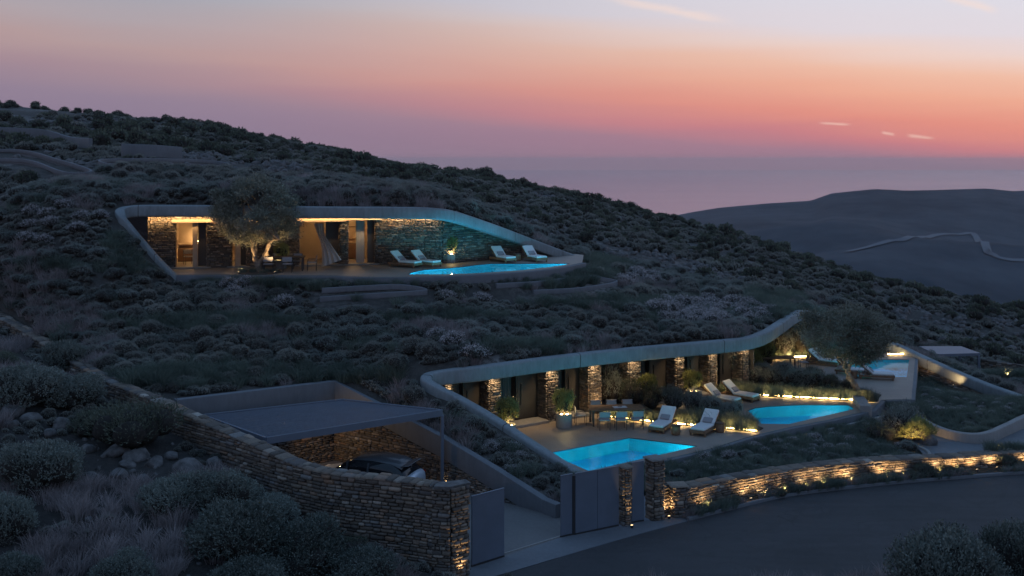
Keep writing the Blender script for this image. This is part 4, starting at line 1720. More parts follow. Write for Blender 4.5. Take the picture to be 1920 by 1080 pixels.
# ---------------------------------------------------------------- planters on the lower terrace with light strips
def ledge(name, path, label, h=.04):
    """low light strip along a bed edge"""
    t = thing(name, label, 'light strip', path[0])
    sweep('strip_housing', [p + Vector((0, -.06, .055)) for p in path], .07, .055, M['metaldark'], t, bev=.005)
    sweep('strip_lens', [p + Vector((0, -.06, .085)) for p in path], .055, .03, M['led'], t, bev=.004)
    return t


def bed(poly, h, label):
    t = thing('planting_bed', label, 'planting bed', (poly[0][0], poly[0][1], ZT))
    m = MB().prism(ccw(poly), ZT - .02, ZT + h)
    m.obj('bed_soil', M['soil'], t, True)
    return t


B1F = [PZ(1128, 781, ZT), PZ(1180, 787, ZT), PZ(1224, 792, ZT), PZ(1278, 797, ZT), PZ(1340, 802, ZT), PZ(1419, 810, ZT)]
B1 = [xy(p) for p in B1F] + [Q_(1431, 804, ZT), Q_(1372, 784, ZT), Q_(1290, 769, ZT), Q_(1200, 764, ZT), Q_(1118, 766, ZT)]
B2F = [PZ(1349, 740, ZT), PZ(1385, 740, ZT), PZ(1428, 742.5, ZT), PZ(1511, 747, ZT), PZ(1590, 751, ZT), PZ(1638, 753, ZT)]
B2 = [xy(p) for p in B2F] + [Q_(1652, 742, ZT), Q_(1610, 728, ZT), Q_(1560, 716, ZT), Q_(1490, 711, ZT), Q_(1420, 716, ZT), Q_(1340, 733, ZT)]
bed(B1, .05, 'planted strip of grasses and shrubs between the dining table and the second terrace')
bed(B2, .06, 'long planted strip of shrubs between the second terrace and the far right terrace')
ledge('light_strip', catmull(B1F, 3), 'warm light strip in front of the shrubs behind the two near loungers')
ledge('light_strip', catmull(B2F, 3), 'long warm light strip below the hedge behind the rounded pool')
B3F = [PZ(1424, 677, ZT), PZ(1470, 671.5, ZT), PZ(1567, 667.5, ZT), PZ(1608, 667, ZT)]
ledge('light_strip', B3F, 'warm light strip at the back of the far right terrace left of the olive crown')
ledge('light_strip', [PZ(1664, 666, ZT), PZ(1693, 665, ZT)], 'short warm light strip in the back corner right of the olive crown')
B3 = [xy(p + Vector((0, .1, 0))) for p in B3F] + [xy(PZ(1693, 664.5, ZT)), (22.8, 67.3), (19.4, 67.1), (17.2, 64.4), (15.5, 60.5), (14.6, 62)]
# end pier of the long bed
pe = PZ(1641, 780, ZT)
mb = MB().box((pe.x, pe.y + 1.9, ZT - .25), (.55, 2.2, 1.1), rz=-.15, bev=.02)
tag(mb.obj('end_pier', M['conclight']), 'pale concrete block at the end of the long hedge strip beside the rounded pool', 'concrete block')

# ================================================================== UPPER VILLA
usheet = sheet('upper_terrace_deck', U_DECK, ZU, M['deck'], holes=[U_POOL])
edge2 = thing('terrace_wall', 'thin concrete slab edge along the front of the upper terrace and pool', 'retaining wall', (-5, 55, ZU))
sweep('slab_edge', [Vector((p.x, p.y, ZU - .012)) for p in UFs], .3, .7, M['conc'], edge2, side=.1, bev=.02)
A_ = catmull([PZ(950, 517, -6.3), PZ(1005, 512, -6.3), PZ(1050, 505, -6.3), PZ(1080, 498, -6.3)], 5)
sweep('trough_kerb', A_, .16, .5, M['conclight'], edge2, bev=.02)

u0, u1 = Vector((-19.7, 57.68)), Vector((-3.97, 61.0))
ud = (u1 - u0).normalized()
un = Vector((ud.y, -ud.x))
urz = math.atan2(ud.y, ud.x)
UL = (u1 - u0).length
def us(px):
    k = (px - 960) / F
    # u0 + s ud on the ray x = k y
    return (k * u0.y - u0.x) / (ud.x - k * ud.y)
def upt(s, off=0.0):
    return u0 + ud * s - un * off
UC = -2.98
H1 = -3.52
opens = [(328, 388, -3.42), (433, 463, -3.42), (560, 637, -3.45), (652, 704, -3.38)]
st = Stones(21)
cur = 0.0
uc = MB()
TH = .5
segs = []
for a, b, zt3 in opens:
    s0, s1 = us(a), us(b)
    segs.append((cur, s0))
    st.face([upt(s0 - .0), upt(s1)], zt3 + .17, UC, 1, h=(.06, .12), l=(.16, .42), proud=(.02, .07))
    c = upt((s0 + s1) / 2, TH / 2)
    uc.box((c.x, c.y, (zt3 + .17 + UC) / 2), (s1 - s0, TH - .12, UC - zt3 - .17), rz=urz)
    # lintel, kept 3 mm proud of the stones
    c = upt((s0 + s1) / 2 + .1, TH / 2 - .1)
    MB().box((c.x, c.y, zt3 + .085), (s1 - s0 + .5, TH + .1, .17), rz=urz, bev=.01).obj('lintel', simple('timber_lintel', (.34, .27, .20), .7, var=.15), uv, True)
    cur = s1
segs.append((cur, UL))
for s0, s1 in segs:
    st.face([upt(s0), upt(s1)], ZU, UC, 1, h=(.05, .11), l=(.13, .36), proud=(.02, .08))
    c = upt((s0 + s1) / 2, TH / 2)
    uc.box((c.x, c.y, (ZU + UC) / 2), (s1 - s0, TH - .1, UC - ZU), rz=urz)
for i, (a, b, z_) in enumerate(opens):
    s0, s1 = us(a), us(b)
    st.face([upt(s1, TH), upt(s1, .0)], ZU, z_, 1, h=(.07, .15), l=(.14, .3), proud=(.02, .05))
    st.face([upt(s0, 0), upt(s0, TH)], ZU, z_, 1, h=(.07, .15), l=(.14, .3), proud=(.02, .05))
uc.obj('wall_core', M['mortar'], uv, True)
st.build(uv, 300)
# right flank wall under the falling band
fw = thing('garden_wall', 'stone wall sloping down under the roof band at the right of the upper pool', 'garden wall', (0, 63, ZU))
fpth = [Vector((u1.x, u1.y, 0)), Vector((-1.2, 63.4, 0)), Vector((1.4, 65.2, 0)), Vector((4.5, 66.7, 0))]
bz = lambda x: float(np.interp(x, [p.x for p in UBs[-60:]], [p.z for p in UBs[-60:]])) - .5
st = Stones(23)
cumx, TT = arcf(fpth, [p.x for p in fpth])
fpr = resample(fpth, .7)
wall_core('wall_core', offs(fpr, -.12), [ZU - .2] * len(fpr), [bz(p.x) for p in fpr], .26, M['mortar'], fw)
st.face(fpth, ZU, lambda s: bz(cumx(s)), 1, h=(.06, .13), l=(.15, .4))
st.build(fw, 300)
# timber posts, sliding panels, thresholds, rooms
frm = simple('pale_timber', (.40, .31, .23), .6, var=.12)
for i, (a, b, z_) in enumerate(opens):
    s0, s1 = us(a), us(b)
    c = upt((s0 + s1) / 2, .1)
    MB().box((c.x, c.y, ZU + .04), (s1 - s0 + .4, TH + .3, .07), rz=urz, bev=.01).obj('threshold', M['conclight'], uv, True)
    if i in (0, 1):
        pa, pb = ((361, 370.5) if i == 0 else (440.5, 451))
        q = upt((us(pa) + us(pb)) / 2, .1)
        MB().box((q.x, q.y, (ZU + .08 + z_) / 2), (us(pb) - us(pa), .24, z_ - ZU - .08), rz=urz, bev=.01).obj('door_post', frm, uv, True)
        q = upt((us(pb) + s1) / 2, .42)
        MB().box((q.x, q.y, (ZU + .08 + z_) / 2), (s1 - us(pb), .06, z_ - ZU - .08), rz=urz).obj('sliding_panel', framem, uv, True)
    elif i == 2:
        q = upt(us(624), .42)
        MB().box((q.x, q.y, (ZU + .08 + z_) / 2), (us(637) - us(611), .06, z_ - ZU - .08), rz=urz).obj('sliding_panel', framem, uv, True)
    else:
        q = upt(us(697), .42)
        MB().box((q.x, q.y, (ZU + .08 + z_) / 2), (us(704) - us(689), .06, z_ - ZU - .08), rz=urz).obj('sliding_panel', framem, uv, True)
# rooms: one back wall, partitions, floor
ra, rb = us(318), us(716)
q = upt((ra + rb) / 2, 4.2)
MB().box((q.x, q.y, (ZU + UC) / 2), (rb - ra, .12, UC - ZU), rz=urz).obj('room_back_wall', M['plaster'], uv, True)
for px_ in (318, 470, 545, 646, 716):
    q = upt(us(px_), 2.35)
    MB().box((q.x, q.y, (ZU + UC) / 2), (.14, 3.6, UC - ZU), rz=urz).obj('room_partition', M['plaster'], uv, True)


def room_item(s, off, size, z, mat, name, label, cat):
    q = upt(s, off)
    o = MB().box((0, 0, 0), size, bev=.02).obj(name, mat)
    o.location = (q.x, q.y, z)
    o.rotation_euler = (0, 0, urz)
    return tag(o, label, cat)


room_item(us(345), 4.0, (2.4, .3, .07), ZU + 1.0, frm, 'wall_shelf', 'pale wooden shelf on the back wall of the leftmost lit room', 'shelf')
room_item(us(345), 3.95, (2.6, .35, .75), ZU + .40, M['interior'], 'sideboard', 'long brown cabinet under the shelf in the leftmost lit room', 'cabinet')
room_item(us(437), 3.95, (2.0, .4, .05), ZU + 1.0, frm, 'wall_shelf', 'pale shelf seen through the narrow second doorway of the upper villa', 'shelf')
room_item(us(655), 3.95, (1.8, .5, .9), ZU + .46, M['interior'], 'sideboard', 'brown cabinet seen through the right doorway of the upper villa', 'cabinet')
for k_, (zz, w_) in enumerate(((1.45, .85), (2.2, .85))):
    pic = room_item(us(656), 4.08, (w_ + .3, .04, .04), ZU + zz - .3, M['interior'], 'picture_rail', ['lower dark rail on the yellow back wall of the right room', 'upper dark rail on the yellow back wall of the right room'][k_], 'rail')


def warm_point(loc, e, parent, size=.12, col=(1.0, .62, .30), name='bulb_light'):
    L = bpy.data.lights.new(name, 'POINT')
    L.energy = e
    L.color = col
    L.shadow_soft_size = size
    o = bpy.data.objects.new(name, L)
    COL.objects.link(o)
    if parent:
        o.parent = parent
        o.matrix_parent_inverse = root_matrix(parent).inverted()
    o.location = loc
    return o


def ceiling_lamp(s, off, e, label):
    q = upt(s, off)
    t = thing('ceiling_lamp', label, 'lamp', (q.x, q.y, UC))
    MB().lathe([(.001, -.03), (.14, -.03), (.15, 0), (.001, 0)], n=20).obj('lamp_disc', M['lamp'], t)
    warm_point((q.x, q.y, UC - .2), e, t)
    return t


ceiling_lamp(us(343), 2.2, 5, 'round ceiling lamp in the leftmost room of the upper villa')
ceiling_lamp(us(440), 2.2, 14, 'round ceiling lamp in the room behind the narrow second doorway')
ceiling_lamp(us(600), 2.6, .8, 'dim ceiling lamp in the room behind the blown curtain')
ceiling_lamp(us(662), 2.2, 34, 'bright ceiling lamp in the room at the right doorway')
# small reading lamp and chair in the left room
q = upt(us(357), 3.7)
t = thing('table_lamp', 'small lit cone lamp on the shelf in the leftmost room', 'lamp', (q.x, q.y, ZU + 1.04))
MB().lathe([(.05, 0), (.05, .02), (.012, .03), (.012, .16)], n=12).obj('lamp_stem', M['metaldark'], t)
MB().lathe([(.13, .14), (.05, .26), (.001, .26)], n=16).obj('lamp_shade', M['lamp'], t)
# cove light below the band, along the top of the stone front
cv = thing('cove_light', 'warm light line hidden under the roof band, grazing the top of the stone front', 'light strip', (-11, 58, UC))
for a, b in ((us(250), us(826)),):
    A_, B_ = upt(a, -.36), upt(b, -.36)
    mb = MB().box(((A_.x + B_.x) / 2, (A_.y + B_.y) / 2, UC - .02), (b - a, .05, .02), rz=urz)
    mb.obj('cove_lens', M['spotlens'], cv, True)
    for k in range(4):
        q = upt(a + (b - a) * (k + .5) / 4, -.36)
        L = bpy.data.lights.new('cove_beam', 'AREA')
        L.shape = 'RECTANGLE'
        L.size = (b - a) / 4 * .98
        L.size_y = .04
        L.energy = 48
        L.color = (1.0, .60, .25)
        L.spread = math.radians(95)
        lo = bpy.data.objects.new('cove_beam', L)
        COL.objects.link(lo)
        lo.parent = cv
        lo.matrix_parent_inverse = root_matrix(cv).inverted()
        lo.location = (q.x, q.y, UC - .05)
        ax = Vector((ud.x, ud.y, 0))
        az = Vector((un.x * 1.25, un.y * 1.25, 1)).normalized()
        lo.rotation_euler = Matrix((ax, az.cross(ax).normalized(), az)).transposed().to_euler()

# courtyard wells and low garden walls on the slope
def well(label, pts, depth, w=.13, closed=True, mat=None):
    t = thing('light_well', label, 'light well', pts[0])
    pth = catmull(pts, 5, closed)
    pth = [Vector((p.x, p.y, p.z)) for p in pth]
    sweep('rim', pth, w, .28, M['conc'], t, closed=closed, bev=.03)
    v = []
    n = len(pth)
    for p in pth:
        v += [(p.x, p.y, p.z - .1), (p.x, p.y, p.z - depth)]
    f = [(2 * i, 2 * ((i + 1) % n), 2 * ((i + 1) % n) + 1, 2 * i + 1) for i in range(n if closed else n - 1)]
    link('shaft_wall', mesh('shaft_wall', v, f, M['conc']), t, None, True)
    if closed:
        link('shaft_floor', mesh('shaft_floor', [(p.x, p.y, p.z - depth * .9) for p in pth], [tuple(range(n))], M['conc']), t, None, True)
    return t

# ================================================================== PLANTS
def unit(v):
    return v / np.maximum(np.linalg.norm(v, axis=-1, keepdims=True), 1e-9)


def leaves(p, d, L, W, r):
    """diamond leaves: base points p, directions d, lengths L, widths W"""
    n = len(p)
    s = unit(np.cross(d, unit(r.normal(size=(n, 3)))))
    L = L[:, None]
    W = W[:, None]
    v = np.stack([p, p + d * L * .55 + s * W * .5, p + d * L, p + d * L * .55 - s * W * .5], 1).reshape(-1, 3)
    f = np.arange(4 * n).reshape(n, 4)
    return v, f


def join(parts):
    V, Q, n = [], [], 0
    for v, f in parts:
        V.append(v)
        Q.append(f + n)
        n += len(v)
    return np.concatenate(V), np.concatenate(Q)


def blob(c, rx, rz, r, nu=8, nv=5):
    v = []
    for j in range(nv + 1):
        ph = PI * j / nv
        for i in range(nu):
            th_ = 2 * PI * i / nu
            q = 1 + r.uniform(-.12, .12)
            v.append((c[0] + rx * math.sin(ph) * math.cos(th_) * q, c[1] + rx * math.sin(ph) * math.sin(th_) * q, c[2] + rz * math.cos(ph)))
    f = []
    for j in range(nv):
        for i in range(nu):
            k = (i + 1) % nu
            f.append((j * nu + i, (j + 1) * nu + i, (j + 1) * nu + k, j * nu + k))
    return np.array(v), np.array(f)


def bush(seed, n, nl, leaf, wid, up=.5, spread=.9, height=.8, core=.78, jitter=.45, flower=0.0, sprig=0):
    """shrub of unit radius: lobes covered by small leaves round inner masses painted dark as shade"""
    r = np.random.RandomState(seed)
    C, R = [(0, 0, height * .42)], [.62]
    for i in range(nl):
        a = 2 * PI * (i + r.uniform(-.3, .3)) / nl
        q = r.uniform(.35, .62) * spread
        C.append((q * math.cos(a), q * math.sin(a), r.uniform(.22, .62) * height))
        R.append(r.uniform(.28, .45))
    C, R = np.array(C), np.array(R)
    k = r.choice(len(R), n, p=R ** 2 / (R ** 2).sum())
    u = unit(r.normal(size=(n, 3)))
    u[:, 2] = np.where(u[:, 2] < -.35, -u[:, 2], u[:, 2])
    q = r.uniform(.8, 1.03, n)
    p = C[k] + u * (R[k] * q)[:, None] * np.array([1, 1, .9])
    keep = p[:, 2] > -.05
    for j in range(len(R)):
        inn = (np.linalg.norm((p - C[j]) / np.array([1, 1, .9]), axis=1) < R[j] * .78) & (k != j)
        keep &= ~inn
    p, u = p[keep], u[keep]
    m = len(p)
    d = unit(u + np.array([0, 0, up]) + r.normal(size=(m, 3)) * jitter)
    parts = [leaves(p, d, r.uniform(.6, 1.3, m) * leaf, r.uniform(.7, 1.2, m) * wid, r)]
    if sprig:
        kk = r.choice(m, sprig)
        b = p[kk]
        dd = unit(u[kk] + np.array([0, 0, .8]) + r.normal(size=(sprig, 3)) * .3)
        for t in range(5):
            q_ = b + dd * (.03 + t * leaf * .42)
            parts.append(leaves(q_, unit(dd + r.normal(size=(sprig, 3)) * .6), np.full(sprig, leaf * .75), np.full(sprig, wid), r))
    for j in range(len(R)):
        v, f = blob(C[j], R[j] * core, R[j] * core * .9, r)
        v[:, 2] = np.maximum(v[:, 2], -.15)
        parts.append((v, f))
    V, Q = join(parts)
    return V, Q, sum(len(q[1]) for q in parts[:-len(R)])


def tuft(seed, n, h, spread, w, lean=.5):
    r = np.random.RandomState(seed)
    a = r.uniform(0, 2 * PI, n)
    q = r.uniform(0, 1, n) ** .7 * spread
    p = np.stack([q * np.cos(a), q * np.sin(a), np.zeros(n)], 1)
    out = np.stack([np.cos(a), np.sin(a), np.zeros(n)], 1)
    L = h * r.uniform(.55, 1.1, n)
    ln = lean * (.3 + q / spread) * r.uniform(.4, 1.3, n)
    d1 = unit(out * (ln * .4)[:, None] + np.array([0, 0, 1]) + r.normal(size=(n, 3)) * .08)
    d2 = unit(out * (ln * 1.6)[:, None] + np.array([0, 0, .8]) + r.normal(size=(n, 3)) * .15)
    s = unit(np.cross(d1, unit(r.normal(size=(n, 3))))) * w / 2
    m = p + d1 * (L * .55)[:, None]
    e = m + d2 * (L * .45)[:, None]
    v = np.stack([p - s, p + s, m + s * .8, m - s * .8, e + s * .15, e - s * .15], 1).reshape(-1, 3)
    b = np.arange(n)[:, None] * 6
    f = np.concatenate([b + np.array([0, 1, 2, 3]), b + np.array([3, 2, 4, 5])])
    return v, f


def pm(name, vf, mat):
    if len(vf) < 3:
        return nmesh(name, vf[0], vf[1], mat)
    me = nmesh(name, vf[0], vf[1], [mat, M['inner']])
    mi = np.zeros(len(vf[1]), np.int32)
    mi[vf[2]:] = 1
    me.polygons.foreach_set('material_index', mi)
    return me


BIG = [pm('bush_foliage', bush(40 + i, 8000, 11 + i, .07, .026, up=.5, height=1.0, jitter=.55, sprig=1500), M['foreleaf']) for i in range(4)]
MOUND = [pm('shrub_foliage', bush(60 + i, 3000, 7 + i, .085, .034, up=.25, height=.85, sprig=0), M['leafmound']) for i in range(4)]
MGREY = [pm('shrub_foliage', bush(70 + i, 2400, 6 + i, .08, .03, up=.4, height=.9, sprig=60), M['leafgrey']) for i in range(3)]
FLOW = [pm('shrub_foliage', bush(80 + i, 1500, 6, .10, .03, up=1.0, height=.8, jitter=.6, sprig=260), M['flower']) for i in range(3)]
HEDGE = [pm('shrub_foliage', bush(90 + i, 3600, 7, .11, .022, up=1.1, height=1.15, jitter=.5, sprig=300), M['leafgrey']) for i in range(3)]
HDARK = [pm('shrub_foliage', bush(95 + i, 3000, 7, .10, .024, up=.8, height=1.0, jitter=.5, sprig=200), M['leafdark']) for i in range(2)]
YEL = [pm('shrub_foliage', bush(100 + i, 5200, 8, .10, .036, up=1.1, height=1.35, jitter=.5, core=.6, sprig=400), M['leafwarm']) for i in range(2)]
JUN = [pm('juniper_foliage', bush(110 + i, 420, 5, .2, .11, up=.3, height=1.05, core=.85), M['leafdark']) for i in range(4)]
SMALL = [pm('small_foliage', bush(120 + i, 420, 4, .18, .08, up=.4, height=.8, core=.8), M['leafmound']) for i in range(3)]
GTUFT = [pm('grass_tuft', tuft(130 + i, 120, .55, .22, .016, .8), M['grassgreen']) for i in range(3)]
DTUFT = [pm('dry_tuft', tuft(140 + i, 70, .42, .16, .012, .6), M['grassdry']) for i in range(3)]


def project(p):
    return 960 + p[0] / p[1] * F, HY - p[2] / p[1] * F


def ground_z(X, Y):
    """height of whatever ground lies under each point, nan where none"""
    X, Y = np.asarray(X, float), np.asarray(Y, float)
    z = np.full(X.shape, np.nan)
    a = inside_np(X, Y, FORE)
    z[a] = fore_z(X[a], Y[a])
    a = inside_np(X, Y, HILL) & ~inside_np(X, Y, UHOLE)
    z[a] = hill_z(X[a], Y[a])
    a = inside_np(X, Y, BEDPOLY)
    z[a] = bedf(X[a], Y[a])
    a = inside_np(X, Y, RBED)
    z[a] = rbed_z(X[a], Y[a])
    return z


def border_dist(X, Y, lines):
    d = np.full(np.shape(X), 1e9)
    for ln in lines:
        for a, b in zip(ln[:-1], ln[1:]):
            dx, dy = b[0] - a[0], b[1] - a[1]
            t = np.clip(((X - a[0]) * dx + (Y - a[1]) * dy) / max(dx * dx + dy * dy, 1e-9), 0, 1)
            d = np.minimum(d, np.hypot(X - a[0] - t * dx, Y - a[1] - t * dy))
    return d


LINES = [LBs[::3] + [LBs[-1]], UBs[::3] + [UBs[-1]], LWs[::3] + [LWs[-1]], RW, UFs, LOWWs[::3]]


def poisson(x0, x1, y0, y1, rad, n, seed, extra=None):
    """dart throwing with a variable radius function rad(X, Y)"""
    r = np.random.RandomState(seed)
    X, Y = r.uniform(x0, x1, n), r.uniform(y0, y1, n)
    R = rad(X, Y)
    cell = max(float(R.max()), .3)
    g = {}
    out = []
    for i in range(n):
        cx, cy_ = int(X[i] / cell), int(Y[i] / cell)
        ok = True
        for a in (-1, 0, 1):
            for b in (-1, 0, 1):
                for j in g.get((cx + a, cy_ + b), ()):
                    if (X[i] - X[j]) ** 2 + (Y[i] - Y[j]) ** 2 < ((R[i] + R[j]) / 2) ** 2:
                        ok = False
                        break
                if not ok:
                    break
            if not ok:
                break
        if ok:
            g.setdefault((cx, cy_), []).append(i)
            out.append(i)
    out = np.array(out)
    return X[out], Y[out], R[out]


def scatter(name, protos, X, Y, Z, S, seed, zs=None, kind='stuff', label=None):
    """instanced ground cover as one object"""
    n = len(X)
    r = np.random.RandomState(seed)
    me = bpy.data.meshes.new(name)
    me.vertices.add(n)
    me.vertices.foreach_set('co', np.column_stack([X, Y, Z]).astype(np.float32).ravel())
    a = me.attributes.new('rotz', 'FLOAT', 'POINT')
    a.data.foreach_set('value', r.uniform(0, 2 * PI, n).astype(np.float32))
    a = me.attributes.new('scl', 'FLOAT_VECTOR', 'POINT')
    zz = S * (zs if zs is not None else r.uniform(.8, 1.15, n))
    a.data.foreach_set('vector', np.column_stack([S, S, zz]).astype(np.float32).ravel())
    a = me.attributes.new('idx', 'INT', 'POINT')
    a.data.foreach_set('value', r.randint(0, len(protos), n).astype(np.int32))
    me.update()
    c = bpy.data.collections.new(name + '_kinds')
    for i, p in enumerate(protos):
        po = bpy.data.objects.new('%s_kind_%02d' % (name, i), p)
        c.objects.link(po)
    o = link(name, me)
    g = bpy.data.node_groups.new(name, 'GeometryNodeTree')
    g.interface.new_socket('Geometry', in_out='INPUT', socket_type='NodeSocketGeometry')
    g.interface.new_socket('Geometry', in_out='OUTPUT', socket_type='NodeSocketGeometry')
    N, L = g.nodes, g.links
    gi, go = N.new('NodeGroupInput'), N.new('NodeGroupOutput')
    ci = N.new('GeometryNodeCollectionInfo')
    ci.inputs['Collection'].default_value = c
    ci.inputs['Separate Children'].default_value = True
    ci.inputs['Reset Children'].default_value = True
    ip = N.new('GeometryNodeInstanceOnPoints')

    def na(nm, ty):
        q = N.new('GeometryNodeInputNamedAttribute')
        q.data_type = ty
        q.inputs['Name'].default_value = nm
        return q.outputs['Attribute']
    L.new(gi.outputs[0], ip.inputs['Points'])
    L.new(ci.outputs[0], ip.inputs['Instance'])
    ip.inputs['Pick Instance'].default_value = True
    L.new(na('idx', 'INT'), ip.inputs['Instance Index'])
    cb = N.new('ShaderNodeCombineXYZ')
    L.new(na('rotz', 'FLOAT'), cb.inputs[2])
    er = N.new('FunctionNodeEulerToRotation')
    L.new(cb.outputs[0], er.inputs[0])
    L.new(er.outputs[0], ip.inputs['Rotation'])
    L.new(na('scl', 'FLOAT_VECTOR'), ip.inputs['Scale'])
    L.new(ip.outputs[0], go.inputs[0])
    md = o.modifiers.new('scatter', 'NODES')
    md.node_group = g
    o['kind'] = kind
    if label:
        o['label'] = label
    return o


ORD = ['first', 'second', 'third', 'fourth', 'fifth', 'sixth', 'seventh', 'eighth', 'ninth', 'tenth', 'eleventh', 'twelfth', 'thirteenth', 'fourteenth', 'fifteenth', 'sixteenth', 'seventeenth',
       'eighteenth', 'nineteenth']
TENS = {2: 'twent', 3: 'thirt', 4: 'fort', 5: 'fift', 6: 'sixt', 7: 'sevent', 8: 'eight', 9: 'ninet'}


def ordinal(i):
    i += 1
    if i < 20:
        return ORD[i - 1]
    t, u = divmod(i, 10)
    if u == 0:
        return TENS[t] + 'ieth'
    return TENS[t] + 'y ' + ORD[u - 1]


def place_shrubs(items, name, cat, look, group, zone_of):
    """items: (x, y, z, scale, zscale, mesh). Labels: zone and count from the left inside it"""
    zones = {}
    for it in items:
        px, py = project((it[0], it[1], it[2] + it[3] * .4))
        zones.setdefault(zone_of(px, py), []).append((px, it))
    for zn, lst in zones.items():
        lst.sort(key=lambda q: q[0])
        for i, (px, it) in enumerate(lst):
            x, y, z, s, zs, me = it
            o = bpy.data.objects.new(name, me)
            COL.objects.link(o)
            o.location = (x, y, z)
            o.rotation_euler = (0, 0, rnd.uniform(0, 6.28))
            o.scale = (s, s, zs)
            where = zn if len(lst) == 1 else '%s, %s from the left' % (zn, ordinal(i))
            tag(o, '%s %s' % (look, where), cat, group)


def ell(px, py, cx, cy_, rx, ry):
    return ((px - cx) / rx) ** 2 + ((py - cy_) / ry) ** 2 < 1


GRASS_E = [(265, 470, 75, 48), (150, 500, 130, 14), (540, 530, 230, 14), (900, 530, 240, 14), (400, 610, 170, 15), (330, 715, 130, 16), (560, 705, 230, 17), (1130, 510, 60, 26), (1180, 575, 180, 10),
           (1430, 590, 110, 14), (1000, 655, 130, 9), (830, 600, 120, 8), (1450, 560, 60, 16), (870, 775, 30, 22)]
FLOW_E = [(110, 430, 95, 40), (880, 552, 110, 18), (1330, 590, 120, 22), (870, 668, 45, 20), (1195, 525, 45, 14), (960, 850, 70, 40), (800, 640, 60, 12), (440, 545, 40, 12), (560, 575, 50, 10), (1010, 560, 60, 12), (660, 600, 30, 10)]


def kind_at(px, py):
    for e in FLOW_E:
        if ell(px, py, *e):
            return 'f'
    for e in GRASS_E:
        if ell(px, py, *e):
            return 'g'
    return 'm'


def hit(px, py, zf, y0=14, y1=60):
    k, m_ = (px - 960) / F, -(py - HY) / F
    Yv = np.arange(y0, y1, .05)
    z = zf(k * Yv, Yv)
    d = m_ * Yv - z
    i = np.where(d <= 0)[0]
    i = i[0] if len(i) else len(Yv) - 1
    return Vector((k * Yv[i], Yv[i], z[i]))


def H(*a, dz=.42):
    return [hit(x, y, hill_z, 45, 150) + Vector((0, 0, dz)) for x, y in a]


WELLS = [H((-70, 291), (38, 290), (105, 308), (171, 331), (120, 334), (46, 309), (-70, 306)), H((192, 309), (300, 307), (395, 310), (428, 318), (330, 320), (215, 319)),
         H((604, 549), (700, 544), (756, 543), (800, 552), (720, 558), (640, 563), (600, 566), dz=.24), H((930, 541), (1010, 536), (1100, 525), (1130, 528), (1156, 535), (1090, 547), (1000, 553), dz=.24)]
GWALLS = [H((228, 296), (290, 298), (339, 301)), H((-60, 256), (70, 260), (130, 275), (170, 282))]
LINES += [w + [w[0]] for w in WELLS] + GWALLS


def off_wells(X, Y, far=.9):
    ok_ = border_dist(X, Y, LINES[-6:]) > far
    for w in WELLS:
        ok_ &= ~inside_np(X, Y, [(p.x, p.y) for p in w])
    # and keep the plants in front of the rims from hiding them
    return ok_ & (border_dist(X, np.asarray(Y) + .9, LINES[-6:]) > far * .7)


# ---- near and middle hillside
X, Y, R = poisson(-27, 34, 37, 74, lambda x, y: np.clip(.80 + vnoise(x, y, 4, 41) * .6 + (y - 50) * .012, .55, 1.6), 30000, 51)
Z = ground_z(X, Y)
ok = ~np.isnan(Z) & inside_np(X, Y, HILL) & ~inside_np(X, Y, UHOLE)
bd = border_dist(X, Y, LINES)
ok &= (bd > R * .5 + .22) & off_wells(X, Y)
X, Y, Z, R = X[ok], Y[ok], Z[ok], R[ok]
px, py = 960 + X / Y * F, HY - Z / Y * F
ok = (px > -60) & (px < 1980) & (py < 1100)
X, Y, Z, R, px, py = X[ok], Y[ok], Z[ok], R[ok], px[ok], py[ok]
kinds = np.array([kind_at(a, b) for a, b in zip(px, py)])
# the grass drifts keep only a few shrubs
keepg = (kinds != 'g') | (RS.rand(len(kinds)) < .10)
mo, gr, fl = [], [], []
for i in range(len(X)):
    if not keepg[i]:
        continue
    s = R[i] * rnd.uniform(.66, .86)
    if kinds[i] == 'f':
        fl.append((X[i], Y[i], Z[i] - .08, s * 1.0, s * .9, rnd.choice(FLOW)))
    elif vnoise(X[i], Y[i], 7, 77) > .12 or rnd.random() < .12:
        gr.append((X[i], Y[i], Z[i] - .08, s * 1.05, s * rnd.uniform(.75, 1.0), rnd.choice(MGREY)))
    else:
        mo.append((X[i], Y[i], Z[i] - .08, s, s * rnd.uniform(.9, 1.2), rnd.choice(MOUND)))


def zone_hill(px, py):
    if py < 395:
        if px < 230:
            return 'on the upper left slope'
        return 'above the upper roof, %s' % ('left half' if px < 560 else 'right half')
    if py < 520 and px < 345:
        return 'left of the upper villa, %s row' % ('top' if py < 430 else 'middle' if py < 475 else 'lower')
    if px > 1090 and py < 540:
        return 'right of the upper pool'
    if px > 1480:
        return 'beyond the lower villa roof'
    if px > 780 and py > 700:
        return 'between the car court and roof band'
    col = 'left' if px < 330 else 'centre left' if px < 660 else 'centre' if px < 1000 else 'right'
    for lim, nm in ((545, 'first'), (575, 'second'), (605, 'third'), (640, 'fourth'), (680, 'fifth'), (2000, 'lowest')):
        if py < lim:
            return '%s row below upper villa, %s' % (nm, col)


